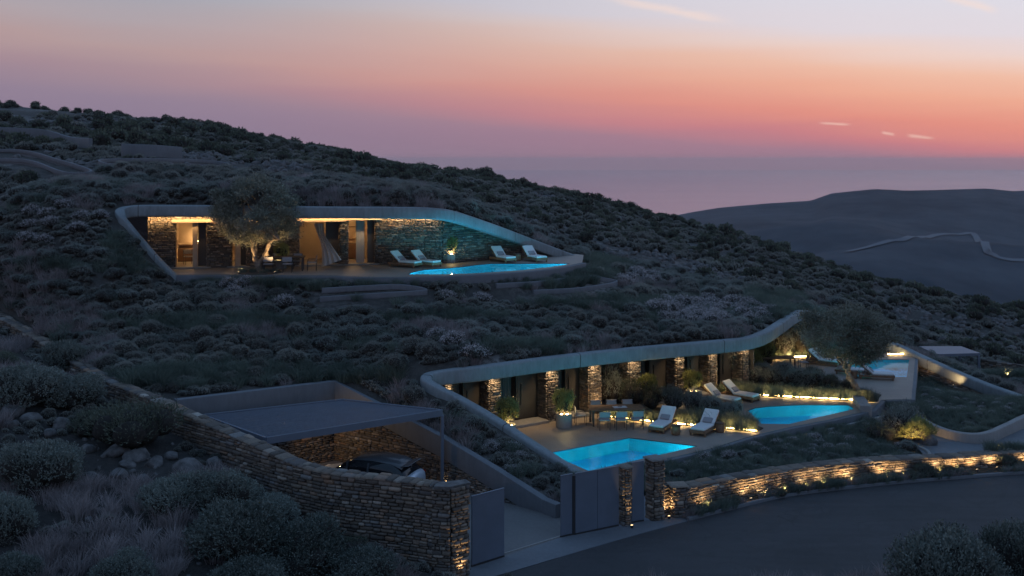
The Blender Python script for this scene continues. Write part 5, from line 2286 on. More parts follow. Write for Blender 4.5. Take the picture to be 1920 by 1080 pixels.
size = lambda it: it[3] / it[1]
mo.sort(key=size, reverse=True)
gr.sort(key=size, reverse=True)
place_shrubs(mo[:290], 'cushion_shrub', 'shrub', 'brown-green cushion shrub', 'rounded brown-green shrubs on the hillside', zone_hill)
place_shrubs(gr[:200], 'grey_shrub', 'shrub', 'grey-green shrub', 'grey-green shrubs on the hillside', zone_hill)
place_shrubs(fl, 'flowering_shrub', 'flowering shrub', 'pale flowering shrub', 'pale flowering shrubs on the hillside', zone_hill)
if len(mo) > 290:
    q = np.array([(a[0], a[1], a[2], a[3]) for a in mo[290:]])
    scatter('cushion_shrub_cover', MOUND, q[:, 0], q[:, 1], q[:, 2], q[:, 3], 3)
if len(gr) > 200:
    q = np.array([(a[0], a[1], a[2], a[3]) for a in gr[200:]])
    scatter('grey_shrub_cover', MGREY, q[:, 0], q[:, 1], q[:, 2], q[:, 3], 4)

# ---- grass drifts, hillside
X, Y = RS.uniform(-27, 34, 26000), RS.uniform(37, 74, 26000)
Z = ground_z(X, Y)
ok = ~np.isnan(Z) & inside_np(X, Y, HILL)
X, Y, Z = X[ok], Y[ok], Z[ok]
px, py = 960 + X / Y * F, HY - Z / Y * F
ok = (px > -60) & (px < 1980) & (border_dist(X, Y, LINES) > .2) & ~((border_dist(X, Y, [LBs[:40:3], UBs[:44:3]]) < .85) & (Y < 55.5))
X, Y, Z, px, py = X[ok], Y[ok], Z[ok], px[ok], py[ok]
kinds = np.array([kind_at(a, b) for a, b in zip(px, py)])
ok = (kinds == 'g') | (RS.rand(len(X)) < .025)
uf = border_dist(X[ok], Y[ok], [UFs])
scatter('grass_drift', GTUFT, X[ok], Y[ok], Z[ok] - .03, RS.uniform(.7, 1.35, ok.sum()) * np.clip(.45 + uf * .5, .5, 1), 5)
ok = (kinds == 'm') & (vnoise(X, Y, 2.2, 91) > .17)
scatter('dry_grass', DTUFT, X[ok], Y[ok], Z[ok] - .03, RS.uniform(.9, 1.7, ok.sum()), 6)

# ---- low cover between the shrubs
X, Y = RS.uniform(-27, 34, 30000), RS.uniform(37, 72, 30000)
Z = ground_z(X, Y)
ok = ~np.isnan(Z) & inside_np(X, Y, HILL)
X, Y, Z = X[ok], Y[ok], Z[ok]
px = 960 + X / Y * F
bd = border_dist(X, Y, LINES)
ok = (px > -60) & (px < 1980) & (bd > .45) & (vnoise(X, Y, 1.1, 191) > -.3) & off_wells(X, Y, .5)
scatter('low_ground_cover', SMALL + [MGREY[0]], X[ok], Y[ok], Z[ok] - .04, RS.uniform(.14, .36, ok.sum()), 21)

# ---- farther hillside: junipers, small scrub, pale rocks
X, Y, R = poisson(-60, 62, 66, 176, lambda x, y: np.clip(1.5 + vnoise(x, y, 9, 43) * 2.2 + (y - 100) * .006, .9, 3.4), 16000, 52)
okh = inside_np(X, Y, HILL) & (border_dist(X, Y, LINES) > 1.2) & off_wells(X, Y, 1.6) & ~((Y < 74) & (X > -27) & (X < 34))
X, Y, R = X[okh], Y[okh], R[okh]
Z = hill_z(X, Y)
px, py = 960 + X / Y * F, HY - Z / Y * F
patch = vnoise(X, Y, 13, 44) + vnoise(X, Y, 5, 45) * .5
ok = (px > -40) & (px < 1960) & (patch < .30)
X, Y, Z, R, px, py = [a[ok] for a in (X, Y, Z, R, px, py)]
S = R * RS.uniform(.42, .66, len(R))
big = RS.rand(len(X)) < np.clip(.45 + (Y - 90) * .012, .35, .95)
order = np.argsort(-S / Y * big)
jun = [i for i in order if big[i]]


def zone_far(px, py):
    sky_ = np.interp(px, [0, 400, 800, 1240, 1500, 1920], [203, 240, 305, 408, 490, 615])
    r_ = 'along the ridge line' if py < sky_ + 26 else 'just below the ridge' if py < sky_ + 60 else 'mid slope'
    c_ = ['far left', 'left', 'centre left', 'centre', 'centre right', 'right', 'far right'][int(min(6, max(0, px // 275)))]
    return '%s, %s' % (r_, c_)


vis = [i for i in jun][:280]
place_shrubs([(X[i], Y[i], Z[i] - .15, S[i], S[i] * rnd.uniform(.85, 1.25), rnd.choice(JUN)) for i in vis], 'juniper_bush', 'bush', 'dark round juniper bush', 'dark juniper bushes on the far slope', zone_far)
rest = np.array(jun[280:])
scatter('juniper_scrub', JUN, X[rest], Y[rest], Z[rest] - .15, S[rest], 7, zs=RS.uniform(.9, 1.25, len(rest)))
sm = np.where(~big)[0]
scatter('low_scrub', SMALL, X[sm], Y[sm], Z[sm] - .1, S[sm] * .8, 8)
# dense extra scrub to soften the ground
X, Y = RS.uniform(-60, 62, 9000), RS.uniform(60, 172, 9000)
ok = inside_np(X, Y, HILL) & ~inside_np(X, Y, UHOLE) & (border_dist(X, Y, LINES) > .8) & off_wells(X, Y, 1.2)
X, Y = X[ok], Y[ok]
Z = hill_z(X, Y)
pt = vnoise(X, Y, 13, 44) + vnoise(X, Y, 5, 45) * .5
ok = pt < .36
X, Y, Z = X[ok], Y[ok], Z[ok]
scatter('small_scrub', SMALL, X, Y, Z - .06, RS.uniform(.25, .55, len(X)) * (1 + (Y - 60) * .006), 9)
# along the ridge the bushes stand close
xs, ys = [], []
for a in np.arange(-30, 1960, 9):
    k = (a - 960) / F
    yy = np.arange(88, 176, 1.0)
    q = HY - hill_z(k * yy, yy) / yy * F
    yb = yy[q.argmin()]
    xs.append(k * yb + rnd.uniform(-1, 1))
    ys.append(yb + rnd.uniform(-4, 3))
xs, ys = np.array(xs), np.array(ys)
scatter('ridge_scrub', JUN, xs, ys, hill_z(xs, ys) - .2, RS.uniform(.35, 1.0, len(xs)), 10)


def rock_mesh(seed):
    r = np.random.RandomState(seed)
    v, f = blob((0, 0, 0), 1, .75, r, 10, 7)
    for _ in range(9):
        n = unit(r.normal(size=3)[None])[0]
        d = v @ n
        lim = r.uniform(.45, .75)
        v = v - np.maximum(d - lim, 0)[:, None] * n
    v = v * np.array([1, r.uniform(.65, .95), r.uniform(.8, 1.1)]) * 1.25
    return nmesh('rock_shape', v, f, M['rock'])


ROCKS = [rock_mesh(i) for i in range(5)]
X, Y = RS.uniform(-58, 60, 14000), RS.uniform(60, 168, 14000)
ok = inside_np(X, Y, HILL) & (border_dist(X, Y, LINES) > .8) & ~inside_np(X, Y, UHOLE)
X, Y = X[ok], Y[ok]
pt = vnoise(X, Y, 13, 44) + vnoise(X, Y, 5, 45) * .5
ok = (pt > .22) | (RS.rand(len(X)) < .06)
X, Y = X[ok], Y[ok]
scatter('hillside_rocks', ROCKS, X, Y, hill_z(X, Y) + .02, RS.uniform(.1, .42, len(X)), 12)

# ---- foreground slope
FGB = [  # base px, base py, width px, height factor, words
    (118, 690, 100, 1.0, 'd', 'dark rounded bush standing at the gap of the field wall on the left'),
    (40, 760, 170, .85, 'g', 'grey-green bush at the left edge just below the field wall'),
    (128, 768, 150, .8, 'g', 'grey-green bush between the left edge and the big dark bush'),
    (235, 845, 205, .85, 'd', 'large dark green bush beside the field wall above the boulders'),
    (170, 815, 130, .7, 'd', 'dark bush directly left of the large dark green bush'),
    (62, 925, 190, .95, 'g', 'large grey-green bush in the left foreground below the boulders'),
    (-5, 1010, 150, 1.0, 'g', 'grey-green bush cut by the left edge of the picture'),
    (15, 1095, 130, .8, 'g', 'grey-green bush in the bottom left corner'),
    (318, 965, 150, .8, 'g', 'grey-green bush between dry grass and the big foreground bushes'),
    (412, 955, 165, .8, 'g', 'grey-green bush in front of the middle of the stone wall'),
    (430, 1055, 230, .85, 'g', 'largest grey-green bush in the centre of the foreground bushes'),
    (560, 1075, 200, .85, 'g', 'grey-green bush right of the largest foreground bush'),
    (500, 985, 150, .7, 'g', 'grey-green bush against the foot of the stone wall'),
    (655, 1045, 110, .6, 'd', 'low dark bush at the foot of the stone wall near its end'),
    (672, 1100, 170, .7, 'g', 'grey-green bush at the bottom edge below the stone wall'),
    (225, 1110, 160, .75, 'g', 'grey-green bush at the bottom edge left of centre'),
    (455, 1130, 190, .75, 'g', 'grey-green bush at the bottom edge below the largest bush'),
    (760, 1110, 90, .5, 'd', 'small dark bush at the bottom edge near the lit wall end'),
    (340, 700 + 200, 60, .5, 'd', 'small dark bush among the boulders beside the field wall'),
    (0, 690, 90, .7, 'd', 'dark bush at the left edge under the field wall top'),
]
for a, b, w, hf, kd, lab in FGB:
    p = hit(a, b, fore_z)
    s = w / 2 / (F / p.y) * .94
    me = rnd.choice(BIG) if kd == 'g' else rnd.choice(HDARK + [BIG[0]])
    o = link('leafy_bush', me, None, p + Vector((0, s * .3, -.1)))
    o.scale = (s, s, s * hf * 1.05)
    o.rotation_euler = (0, 0, rnd.uniform(0, 6.3))
    tag(o, lab, 'bush', 'bushes in the foreground')
for x, y, s, h, lab in ((12.15, 29.6, 1.78, 2.75, 'large grey-green bush at the bottom right corner in front of the road'),
                        (14.75, 30.9, 1.35, 2.6, 'grey-green bush at the right edge in front of the road'),
                        (13.6, 29.0, 1.1, 1.5, 'lower grey-green bush between the two bushes at the bottom right')):
    z = float(fore_z(np.array([x]), np.array([y]))[0])
    o = link('leafy_bush', rnd.choice(BIG), None, (x, y, z - .1))
    o.scale = (s, s, h / 1.35)
    tag(o, lab, 'bush', 'bushes in the foreground')
RKS = [(20, 778, 60), (60, 790, 50), (115, 800, 45), (165, 845, 40), (215, 852, 55), (255, 860, 60), (290, 872, 45), (320, 858, 40), (350, 890, 70), (405, 872, 40), (385, 898, 50), (420, 905, 40), (170, 900, 40), (225, 895, 45),
       (270, 905, 50), (140, 865, 34), (330, 915, 45), (20, 800, 40), (185, 960, 26), (165, 975, 20), (150, 1062, 26), (300, 1000, 24), (95, 815, 36), (365, 930, 40), (452, 905, 34), (240, 875, 36)]
rl = []
for a, b, w in RKS:
    p = hit(a, b, fore_z)
    rl.append((a, p, w / 2 / (F / p.y) * .82))
rl.sort(key=lambda q: q[0])
for i, (a, p, s) in enumerate(rl):
    o = link('boulder', rnd.choice(ROCKS), None, p + Vector((0, 0, s * .15)))
    o.scale = (s * 1.05, s, s * rnd.uniform(.7, 1.0))
    o.rotation_euler = (rnd.uniform(-.3, .3), rnd.uniform(-.3, .3), rnd.uniform(0, 6))
    tag(o, '%s weathered boulder in the left foreground slope, %s from the left' % ('large' if s > .42 else 'small', ordinal(i)), 'boulder', 'boulders below the field wall')
# foreground dry grass, low green cover and pebbles
X, Y = RS.uniform(-26, 16, 9000), RS.uniform(22, 52, 9000)
ok = inside_np(X, Y, FORE) & (border_dist(X, Y, [LWs[::3] + [LWs[-1]]]) > .35)
X, Y = X[ok], Y[ok]
Z = fore_z(X, Y)
px, py = 960 + X / Y * F, HY - Z / Y * F
ok = (px > -80) & (px < 2000) & (py < 1150)
X, Y, Z, px, py = [a[ok] for a in (X, Y, Z, px, py)]
nn = vnoise(X, Y, 2.0, 61)
d_ = ((nn > .08) | ((((px - 200) / 120) ** 2 + ((py - 960) / 100) ** 2 < 1) & (nn > -.1))) & ~(((px - 250) / 250) ** 2 + ((py - 850) / 60) ** 2 < 1)
scatter('foreground_dry_grass', DTUFT, X[d_], Y[d_], Z[d_] - .02, RS.uniform(.9, 1.6, d_.sum()), 13)
d_ = (nn < .0) & (RS.rand(len(X)) < .7)
scatter('foreground_low_scrub', MOUND[:2] + SMALL, X[d_], Y[d_], Z[d_] - .05, RS.uniform(.12, .34, d_.sum()), 14)
d_ = RS.rand(len(X)) < .35
scatter('foreground_pebbles', ROCKS, X[d_], Y[d_], Z[d_], RS.uniform(.03, .12, d_.sum()), 15)

# ---- bed in front of the terraces
EB = [LINES[0], [xy(p) for p in WALLRs], [xy(p) for p in ep], LOWWs[::3], catmull(lk, 3)]
X, Y, R = poisson(1, 48, 37.5, 66, lambda x, y: .62 + vnoise(x, y, 2.5, 47) * .45, 9000, 55)
okb = (inside_np(X, Y, BEDPOLY) & ~inside_np(X, Y, DECK)) | inside_np(X, Y, RBED)
okb &= border_dist(X, Y, EB) > .5
X, Y, R = X[okb], Y[okb], R[okb]
Z = ground_z(X, Y)
px, py = 960 + X / Y * F, HY - Z / Y * F
ok = (px < 1960) & ~((px > 1735) & (py > 828) & (py < 862)) & ~np.isnan(Z) & (py < 1000)
X, Y, Z, R, px, py = [a[ok] for a in (X, Y, Z, R, px, py)]
bm, bf, bg_ = [], [], []
for i in range(len(X)):
    s = R[i] * rnd.uniform(.5, .65)
    f_e = any(ell(px[i], py[i], *e) for e in ((1500, 838, 120, 22), (1330, 870, 60, 16), (1820, 755, 100, 26), (1680, 820, 50, 20)))
    if f_e:
        bf.append((X[i], Y[i], Z[i] - .05, s, s * .8, rnd.choice(FLOW)))
    elif rnd.random() < .85:
        bg_.append((X[i], Y[i], Z[i] - .05, s, s * .75, rnd.choice(MGREY)))


def zone_bed(px, py):
    if px > 1700:
        return 'in the right hand bed'
    if px < 1450:
        return 'in the bed below the near pool'
    return 'in the bed below the rounded pool'


place_shrubs(bf, 'flowering_shrub', 'flowering shrub', 'pale flowering shrub', 'pale flowering shrubs in the beds', zone_bed)
place_shrubs(bg_, 'grey_shrub', 'shrub', 'low grey-green shrub', 'low shrubs in the beds', zone_bed)
X, Y = RS.uniform(1, 48, 14000), RS.uniform(37.5, 66, 14000)
ok = ((inside_np(X, Y, BEDPOLY) & ~inside_np(X, Y, DECK)) | inside_np(X, Y, RBED)) & (border_dist(X, Y, EB) > .22)
X, Y = X[ok], Y[ok]
Z = ground_z(X, Y)
ok = ~np.isnan(Z) & ~((X > 16.2) & (Y < 47) & ~inside_np(X, Y, RBED))
X, Y, Z = X[ok], Y[ok], Z[ok]
scatter('bed_grass', GTUFT, X, Y, Z - .03, RS.uniform(.4, .85, len(X)), 16)
# verge
X, Y = [], []
for p in resample(KERBs, .16):
    if 5.3 < p.x < 24:
        for _ in range(2):
            if vnoise(p.x, p.y, 1.1, 66) > -.14:
                X.append(p.x + rnd.uniform(-.1, .1))
                Y.append(p.y + rnd.uniform(.10, .26))
X, Y = np.array(X), np.array(Y)
scatter('verge_grass', GTUFT + DTUFT, X, Y, np.full(len(X), ZD + .05), RS.uniform(.45, .95, len(X)), 17)
for i, (a, b, s) in enumerate(((1378, 951, .34), (1468, 935, .22), (1740, 897, .55), (1782, 893, .4), (1585, 913, .2), (1892, 879, .5), (1640, 908, .3), (1710, 901, .35))):
    p = PZ(a, b, ZD + .05)
    o = link('verge_shrub', HDARK[i % 2], None, p + Vector((0, .25, 0)))
    o.scale = (s, s, s * .9)
    tag(o, 'dark shrub between the kerb and the lit roadside wall, %s from the left' % ordinal([0, 1, 5, 6, 2, 7, 3, 4][i]), 'shrub', 'shrubs along the roadside wall')

# ---- terrace planting
def put_shrub(px_, py_, w, h, meshes, label, group='shrubs on the lower terraces', z=ZT + .05):
    p = PZ(px_, py_, z)
    s = w / 2 * p.y / F
    o = link('terrace_shrub', rnd.choice(meshes), None, p)
    hh = h * p.y / F
    o.scale = (s, s, hh / 1.35)
    o.rotation_euler = (0, 0, rnd.uniform(0, 6))
    return tag(o, label, 'shrub', group)


for a in (
    (1138, 759, 77, 92, HEDGE, 'tall loose shrub lit from above behind the dining table'),
    (1182, 763, 66, 72, HDARK, 'dark shrub right behind the dining table end'),
    (1222, 767, 58, 58, HDARK, 'dark shrub behind the back rest of the nearest left lounger'),
    (1262, 772, 61, 57, HEDGE, 'grey shrub in the strip between the two near loungers'),
    (1300, 773, 53, 50, HEDGE, 'grey shrub in the strip behind the near right lounger'),
    (1338, 779, 52, 46, HEDGE, 'low grey shrub in the strip in front of the far lounger pair'),
    (1372, 784, 47, 39, HEDGE, 'low shrub near the tip of the first planted strip'),
    (1212, 757, 45, 52, HEDGE, 'dark shrub in the strip just left of the third stone pier'),
    (1372, 719, 73, 92, HEDGE, 'tall shrub at the left end of the long hedge strip'),
    (1412, 721, 59, 45, HEDGE, 'dark shrub second in the long hedge strip'),
    (1450, 723, 59, 42, HEDGE, 'grey shrub third in the long hedge strip'),
    (1488, 726, 57, 42, HEDGE, 'dark shrub fourth in the long hedge strip'),
    (1524, 729, 55, 41, HEDGE, 'dark shrub fifth in the long hedge strip'),
    (1558, 731, 51, 37, HDARK, 'dark shrub sixth in the long hedge strip, left of the olive trunk'),
    (1590, 734, 42, 29, HDARK, 'small dark shrub at the foot of the lower olive tree'),
    (1468, 710, 53, 38, HEDGE, 'dark shrub on the far side of the long hedge strip'),
    (1432, 712, 53, 39, HEDGE, 'shrub on the far side of the hedge strip near the villa front'),
    (1522, 714, 49, 34, HDARK, 'dark shrub behind the hedge strip near the far loungers'),
    (1408, 706, 50, 60, YEL, 'yellow-green shrub at the villa front beside the far light strip'),
    (1436, 690, 46, 56, YEL, 'yellow-green tall shrub under the rising roof band'),
    (1468, 668, 46, 62, HEDGE, 'tall brown-lit shrub under the bend of the roof band'),
    (1500, 666, 50, 78, HEDGE, 'very tall lit shrub behind the far light strip'),
    (1536, 665, 50, 66, HEDGE, 'tall grey shrub behind the far light strip left of the olive crown'),
    (1572, 664, 44, 52, HEDGE, 'grey shrub behind the far light strip at the olive crown'),
):
    put_shrub(*a)
for a in ((1692, 822, 96, 72, HEDGE, 'large orange-lit shrub at the end of the pools above the bed tip', 'shrubs at the bed tip', -12.3), (1722, 835, 70, 54, YEL, 'yellow-lit shrub beside the brown boulder at the path', 'shrubs at the bed tip', -12.3),
          (1648, 826, 70, 42, HDARK, 'dark green shrub below the pale concrete block', 'shrubs at the bed tip', -12.3), (1702, 846, 44, 30, MGREY, 'low shrub at the very tip of the bed', 'shrubs at the bed tip', -12.2)):
    put_shrub(*a)


def strip_tufts(name, path, n, w, s, mats, seed, z=ZT + .05):
    r = random.Random(seed)
    X, Y = [], []
    for _ in range(n):
        i = r.randrange(len(path) - 1)
        q = path[i].lerp(path[i + 1], r.random())
        X.append(q.x + r.uniform(-.1, .1))
        Y.append(q.y + (r.uniform(.2, w) if r.random() < .85 else r.uniform(-.22, -.14)))
    X, Y = np.array(X), np.array(Y)
    scatter(name, mats, X, Y, np.full(n, z), np.array([r.uniform(*s) for _ in range(n)]), seed)


WTUFT = [pm('strip_tuft', tuft(150 + i, 60, .5, .12, .014, .5), M['grassgreen']) for i in range(2)]
strip_tufts('strip_grass', catmull(B1F, 4), 230, .55, (.6, 1.1), WTUFT, 71)
strip_tufts('strip_grass', catmull(B1F[3:], 4), 90, .6, (1.0, 1.7), WTUFT, 74)
strip_tufts('strip_grass', catmull(B2F, 4), 330, .7, (.6, 1.3), WTUFT, 72)
strip_tufts('strip_grass', B3F, 170, .6, (.6, 1.3), WTUFT, 73)

# ================================================================== POTTED SHRUBS
def potted(px_, py_, z, dia, ph, sh, sw, meshes, label, lamp=14):
    p = PZ(px_, py_, z)
    t = thing('potted_shrub', label, 'potted plant', p, rnd.uniform(0, 6), 'potted shrubs')
    r = dia / 2
    MB().lathe([(.001, 0), (r * .94, 0), (r * .96, .02), (r, ph - .02), (r, ph), (r - .04, ph), (r - .04, ph - .08), (.001, ph - .08)], n=32).obj('pot', M['conclight'], t, smooth=False)
    o = link('foliage', rnd.choice(meshes), t, (0, 0, ph - .12))
    o.scale = (sw / 2, sw / 2, sh / 1.45)
    mb = MB()
    for k in range(5):
        a = k * 1.26
        mb.tube([(0.02 * math.cos(a), .02 * math.sin(a), ph - .1), (.08 * math.cos(a), .08 * math.sin(a), ph + sh * .25), (.2 * sw * math.cos(a + .4), .2 * sw * math.sin(a + .4), ph + sh * .6)], [.018, .012, .006], 5)
    mb.obj('stem', M['bark'], t)
    for k, a in enumerate((-2.0, -1.0)):
        q = (math.cos(a - t.rotation_euler.z) * r * .72, math.sin(a - t.rotation_euler.z) * r * .72, ph - .03)
        MB().lathe([(.001, .035), (.05, .035), (.05, 0)], c=q, n=10).obj('uplight', M['lamp'], t)
        L = bpy.data.lights.new('uplight_beam', 'POINT')
        L.energy = lamp
        L.color = (1.0, .72, .28)
        L.shadow_soft_size = .05
        lo = bpy.data.objects.new('uplight_beam', L)
        COL.objects.link(lo)
        lo.parent = t
        lo.location = (q[0] * 1.1, q[1] * 1.1, q[2] + .12)
    return t


potted(952, 822, ZT, .72, .62, 1.45, 1.2, YEL, 'round pale pot with a yellow-green shrub, half hidden by the falling roof band')
potted(1057, 800, ZT, .74, .62, 1.35, 1.15, YEL, 'round pale pot with a rounded lit shrub between the dark door and the dining table')
potted(1299, 755, ZT, .72, .62, 1.25, 1.15, YEL, 'round pale pot with a yellow-green shrub left of the far lounger pair')
potted(1213, 765, ZT, .72, .60, 1.35, 1.2, YEL, 'yellow-green potted shrub rising behind the dark hedge by the third pier')
potted(843, 492, ZU, .66, .50, 1.35, 1.15, YEL, 'round pale pot with a green shrub against the upper villa flank wall', 16)
potted(527, 503, ZU, .6, .45, 1.3, 1.1, YEL, 'potted green shrub behind the dining table of the upper terrace', 3)

# ================================================================== OLIVE TREES
def olive(name, label, base, forks, crown_c, crx, crz, seed, nclump=95, trunk_r=.24):
    r = random.Random(seed)
    rr = np.random.RandomState(seed)
    t = thing(name, label, 'tree', base)
    b = Vector(base)
    mb = MB()
    tips = []
    for ks, fk in enumerate(forks):
        pts = [Vector(p) - b for p in fk]
        pth = catmull(pts, 6)
        pth = [p + Vector((r.uniform(-.03, .03), r.uniform(-.03, .03), 0)) for p in pth]
        n = len(pth)
        r0 = trunk_r * (1.0 if ks == 0 else .62)
        rad = [r0 * (1.5 if i == 0 else 1) * (1 - .68 * i / (n - 1)) * (1 + .16 * math.sin(i * 1.7 + ks)) for i in range(n)]
        mb.tube(pth, rad, 9)
        # second strand twisted round the stem
        off_ = [p + Vector((math.cos(i * .55 + ks) * rad[i] * .6, math.sin(i * .55 + ks) * rad[i] * .6, 0)) for i, p in enumerate(pth)]
        mb.tube(off_, [x * .62 for x in rad], 7)
        tips += [pth[int(n * .6)], pth[int(n * .8)], pth[-1]]
    mb.obj('trunk', M['bark'], t, smooth=True)
    cc = Vector(crown_c) - b
    br = MB()
    parts = []
    for i in range(nclump):
        u = Vector((rr.normal(), rr.normal(), rr.normal()))
        u.normalize()
        q = rr.uniform(.3, 1.0) ** .35
        lump = 1 + .18 * math.sin(u.x * 5 + seed) * math.cos(u.y * 4 + u.z * 3)
        c = cc + Vector((u.x * crx * q * lump, u.y * crx * .95 * q * lump, u.z * crz * q * lump))
        if c.z < cc.z - crz * .75 and q > .6 and r.random() < .6:
            continue
        tp = min(tips, key=lambda p: (p - c).length + r.uniform(0, .8))
        mid = tp.lerp(c, .5) + Vector((r.uniform(-.2, .2), r.uniform(-.2, .2), r.uniform(-.05, .25)))
        br.tube([tp, mid, c], [.06, .035, .012], 5)
        k = 340
        off2 = rr.normal(size=(k, 3)) * np.array([.19, .19, .12]) * rr.uniform(.6, 1.3)
        p = np.array(c) + off2
        d = unit(off2 + rr.normal(size=(k, 3)) * .35 + np.array([0, 0, .15]))
        parts.append(leaves(p, d, rr.uniform(.11, .2, k), rr.uniform(.03, .05, k), rr))
    br.obj('branch', M['bark'], t)['kind'] = 'stuff'
    v, f = join(parts)
    o = link('crown', nmesh('crown', v, f, M['oliveleaf']), t)
    o['kind'] = 'stuff'
    return t


ob = PZ(487, 511, ZU)
yb = ob.y
olive('olive_tree', 'old olive tree with gnarled forked trunk on the upper terrace', ob,
      [[ob, P(481, 492, yb), P(476, 470, yb), P(470, 445, yb), P(455, 420, yb)], [P(483, 495, yb), P(497, 478, yb - .1), P(505, 458, yb - .2), P(512, 436, yb), P(520, 410, yb)], [P(497, 478, yb), P(508, 452, yb - .5), P(522, 449, yb - .9)], [P(476, 470, yb), P(484, 440, yb + .4), P(490, 405, yb + .6)]],
      P(484, 400, yb), 2.2, 1.8, 5, nclump=130, trunk_r=.17)
ob2 = PZ(1611, 745, ZT + .05)
yb = ob2.y
olive('olive_tree', 'olive tree with a leaning pale trunk on the lower terraces', ob2,
      [[ob2, P(1606, 728, yb), P(1594, 708, yb), P(1588, 690, yb), P(1580, 668, yb)], [P(1594, 708, yb), P(1586, 690, yb + .2), P(1573, 672, yb + .4), P(1562, 655, yb)], [P(1588, 692, yb), P(1602, 672, yb - .3), P(1618, 655, yb)], [P(1580, 668, yb), P(1586, 645, yb), P(1590, 625, yb)]],
      P(1586, 628, yb), 2.15, 1.35, 9, nclump=115, trunk_r=.2)

# ================================================================== FURNITURE
def cushion(mb, c, s, rz=0, rot=None):
    return mb.box(c, s, rz=rz, bev=min(s) * .32, rot=rot)


def make_lounger(label):
    t = thing('sun_lounger', label, 'sun lounger', (0, 0, 0), 0, 'sun loungers by the pools')
    # local +x is the head end
    mb = MB()
    for sy in (-1, 1):
        mb.box((0, sy * .37, .20), (2.0, .05, .12), bev=.01)
    for x in (-.98, .98):
        mb.box((x, 0, .20), (.05, .70, .12), bev=.01)
    mb.obj('frame', M['wood'], t)
    for i in range(9):
        MB().box((-.85 + i * .21, 0, .25), (.15, .68, .02)).obj('slat', M['wood'], t)
    for x in (-.9, .88):
        for y in (-.36, .36):
            MB().box((x, y, .07), (.09, .05, .14)).obj('leg', M['wood'], t)
    mb = MB()
    cushion(mb, (-.36, 0, .325), (1.24, .72, .12))
    mb.obj('seat_cushion', M['fabric'], t, smooth=False)
    a = math.radians(40)
    R = Matrix.Rotation(-a, 3, 'Y')
    mb = MB()
    cushion(mb, (.26 + math.cos(a) * .40 - .03, 0, .33 + math.sin(a) * .40 + .04), (.84, .72, .11), rot=R)
    mb.obj('back_cushion', M['fabric'], t)
    mb = MB()
    mb.box((.26 + math.cos(a) * .40 + .045, 0, .30 + math.sin(a) * .40), (.82, .70, .03), rot=R)
    mb.tube([(.62, -.3, .22), (.66, -.3, .72)], .014, 6)
    mb.tube([(.62, .3, .22), (.66, .3, .72)], .014, 6)
    mb.obj('back_frame', M['wood'], t)
    mb = MB()
    cushion(mb, (.29, 0, .50), (.30, .46, .11), rot=Matrix.Rotation(-a * .95, 3, 'Y'))
    mb.obj('pillow', M['pillow'], t)
    return t


LOUNGE = [
    (PZ(1226, 815, ZT), PZ(1260, 793, ZT), 'pale cushioned lounger, left one of the pair nearest the gate pool'),
    (PZ(1302, 821, ZT), PZ(1342, 799, ZT), 'pale cushioned lounger, right one of the pair nearest the gate pool'),
    (PZ(1380, 760, ZT), PZ(1326, 751, ZT), 'pale lounger whose foot is hidden by the hedge tip at the rounded pool'),
    (PZ(1415, 753, ZT), PZ(1360, 744, ZT), 'pale lounger closest to the long hedge light strip'),
    (PZ(1568, 686, ZT), PZ(1520, 681, ZT), 'low lounger left of the olive trunk on the far right terrace'),
    (PZ(1572, 677, ZT), PZ(1530, 674, ZT), 'lounger behind another one, left of the olive trunk, far right terrace'),
    (PZ(1664, 711, ZT), PZ(1622, 709, ZT), 'lounger seen from behind right of the olive trunk at the far pool'),
    (PZ(1618, 704, ZT), PZ(1582, 700, ZT), 'lounger hidden behind the leaning olive trunk at the far pool'),
    (PZ(786, 502, ZU), PZ(734, 498.5, ZU), 'front left lounger on the upper terrace beside the narrow pool'),
    (PZ(823, 501, ZU), PZ(772, 496.5, ZU), 'second lounger from the left on the upper terrace'),
    (PZ(956, 492.5, ZU), PZ(930, 488.5, ZU), 'third lounger from the left on the upper terrace against the flank wall'),
    (PZ(1014, 491.5, ZU), PZ(989, 487.5, ZU), 'rightmost lounger on the upper terrace against the flank wall'),
]
proto = None
for foot, head, lab in LOUNGE:
    c = (foot + head) / 2
    rz = math.atan2(head.y - foot.y, head.x - foot.x)
    if proto is None:
        proto = make_lounger(lab)
        proto.scale = (.94,) * 3
        proto.location = c
        proto.rotation_euler = (0, 0, rz)
    else:
        copy_tree(proto, c, rz, lab)


def stool(px_, py_, z, label):
    p = PZ(px_, py_, z)
    t = thing('side_table', label, 'side table', p, 0, 'small drum side tables')
    MB().lathe([(.001, 0), (.17, 0), (.2, .06), (.21, .2), (.19, .38), (.001, .38)], n=20).obj('drum', M['wood'], t)
    MB().lathe([(.001, .385), (.22, .385), (.22, .42), (.001, .42)], n=20).obj('table_top', M['wooddark'], t)


stool(1267, 815, ZT, 'small brown drum table between the two loungers nearest the gate')
stool(1350, 810, ZT, 'small brown drum table right of the near lounger pair')
stool(1601, 709, ZT, 'small dark side table at the leaning olive trunk')
stool(970, 489, ZU, 'small dark side table between the two right loungers of the upper terrace')


def dining(c, rz, L, W, label, top=M['wooddark']):
    t = thing('dining_table', label, 'table', c, rz)
    n = 6
    for i in range(n):
        MB().box((0, -W / 2 + W * (i + .5) / n, .735), (L, W / n - .008, .035), bev=.004).obj('plank', top, t)
    MB().box((0, 0, .70), (L * .9, W * .8, .04)).obj('table_frame', M['metaldark'], t)
    for sx in (-1, 1):
        for sy in (-1, 1):
            MB().box((sx * (L / 2 - .12), sy * (W / 2 - .1), .35), (.07, .07, .70)).obj('leg', M['metaldark'], t)
    return t


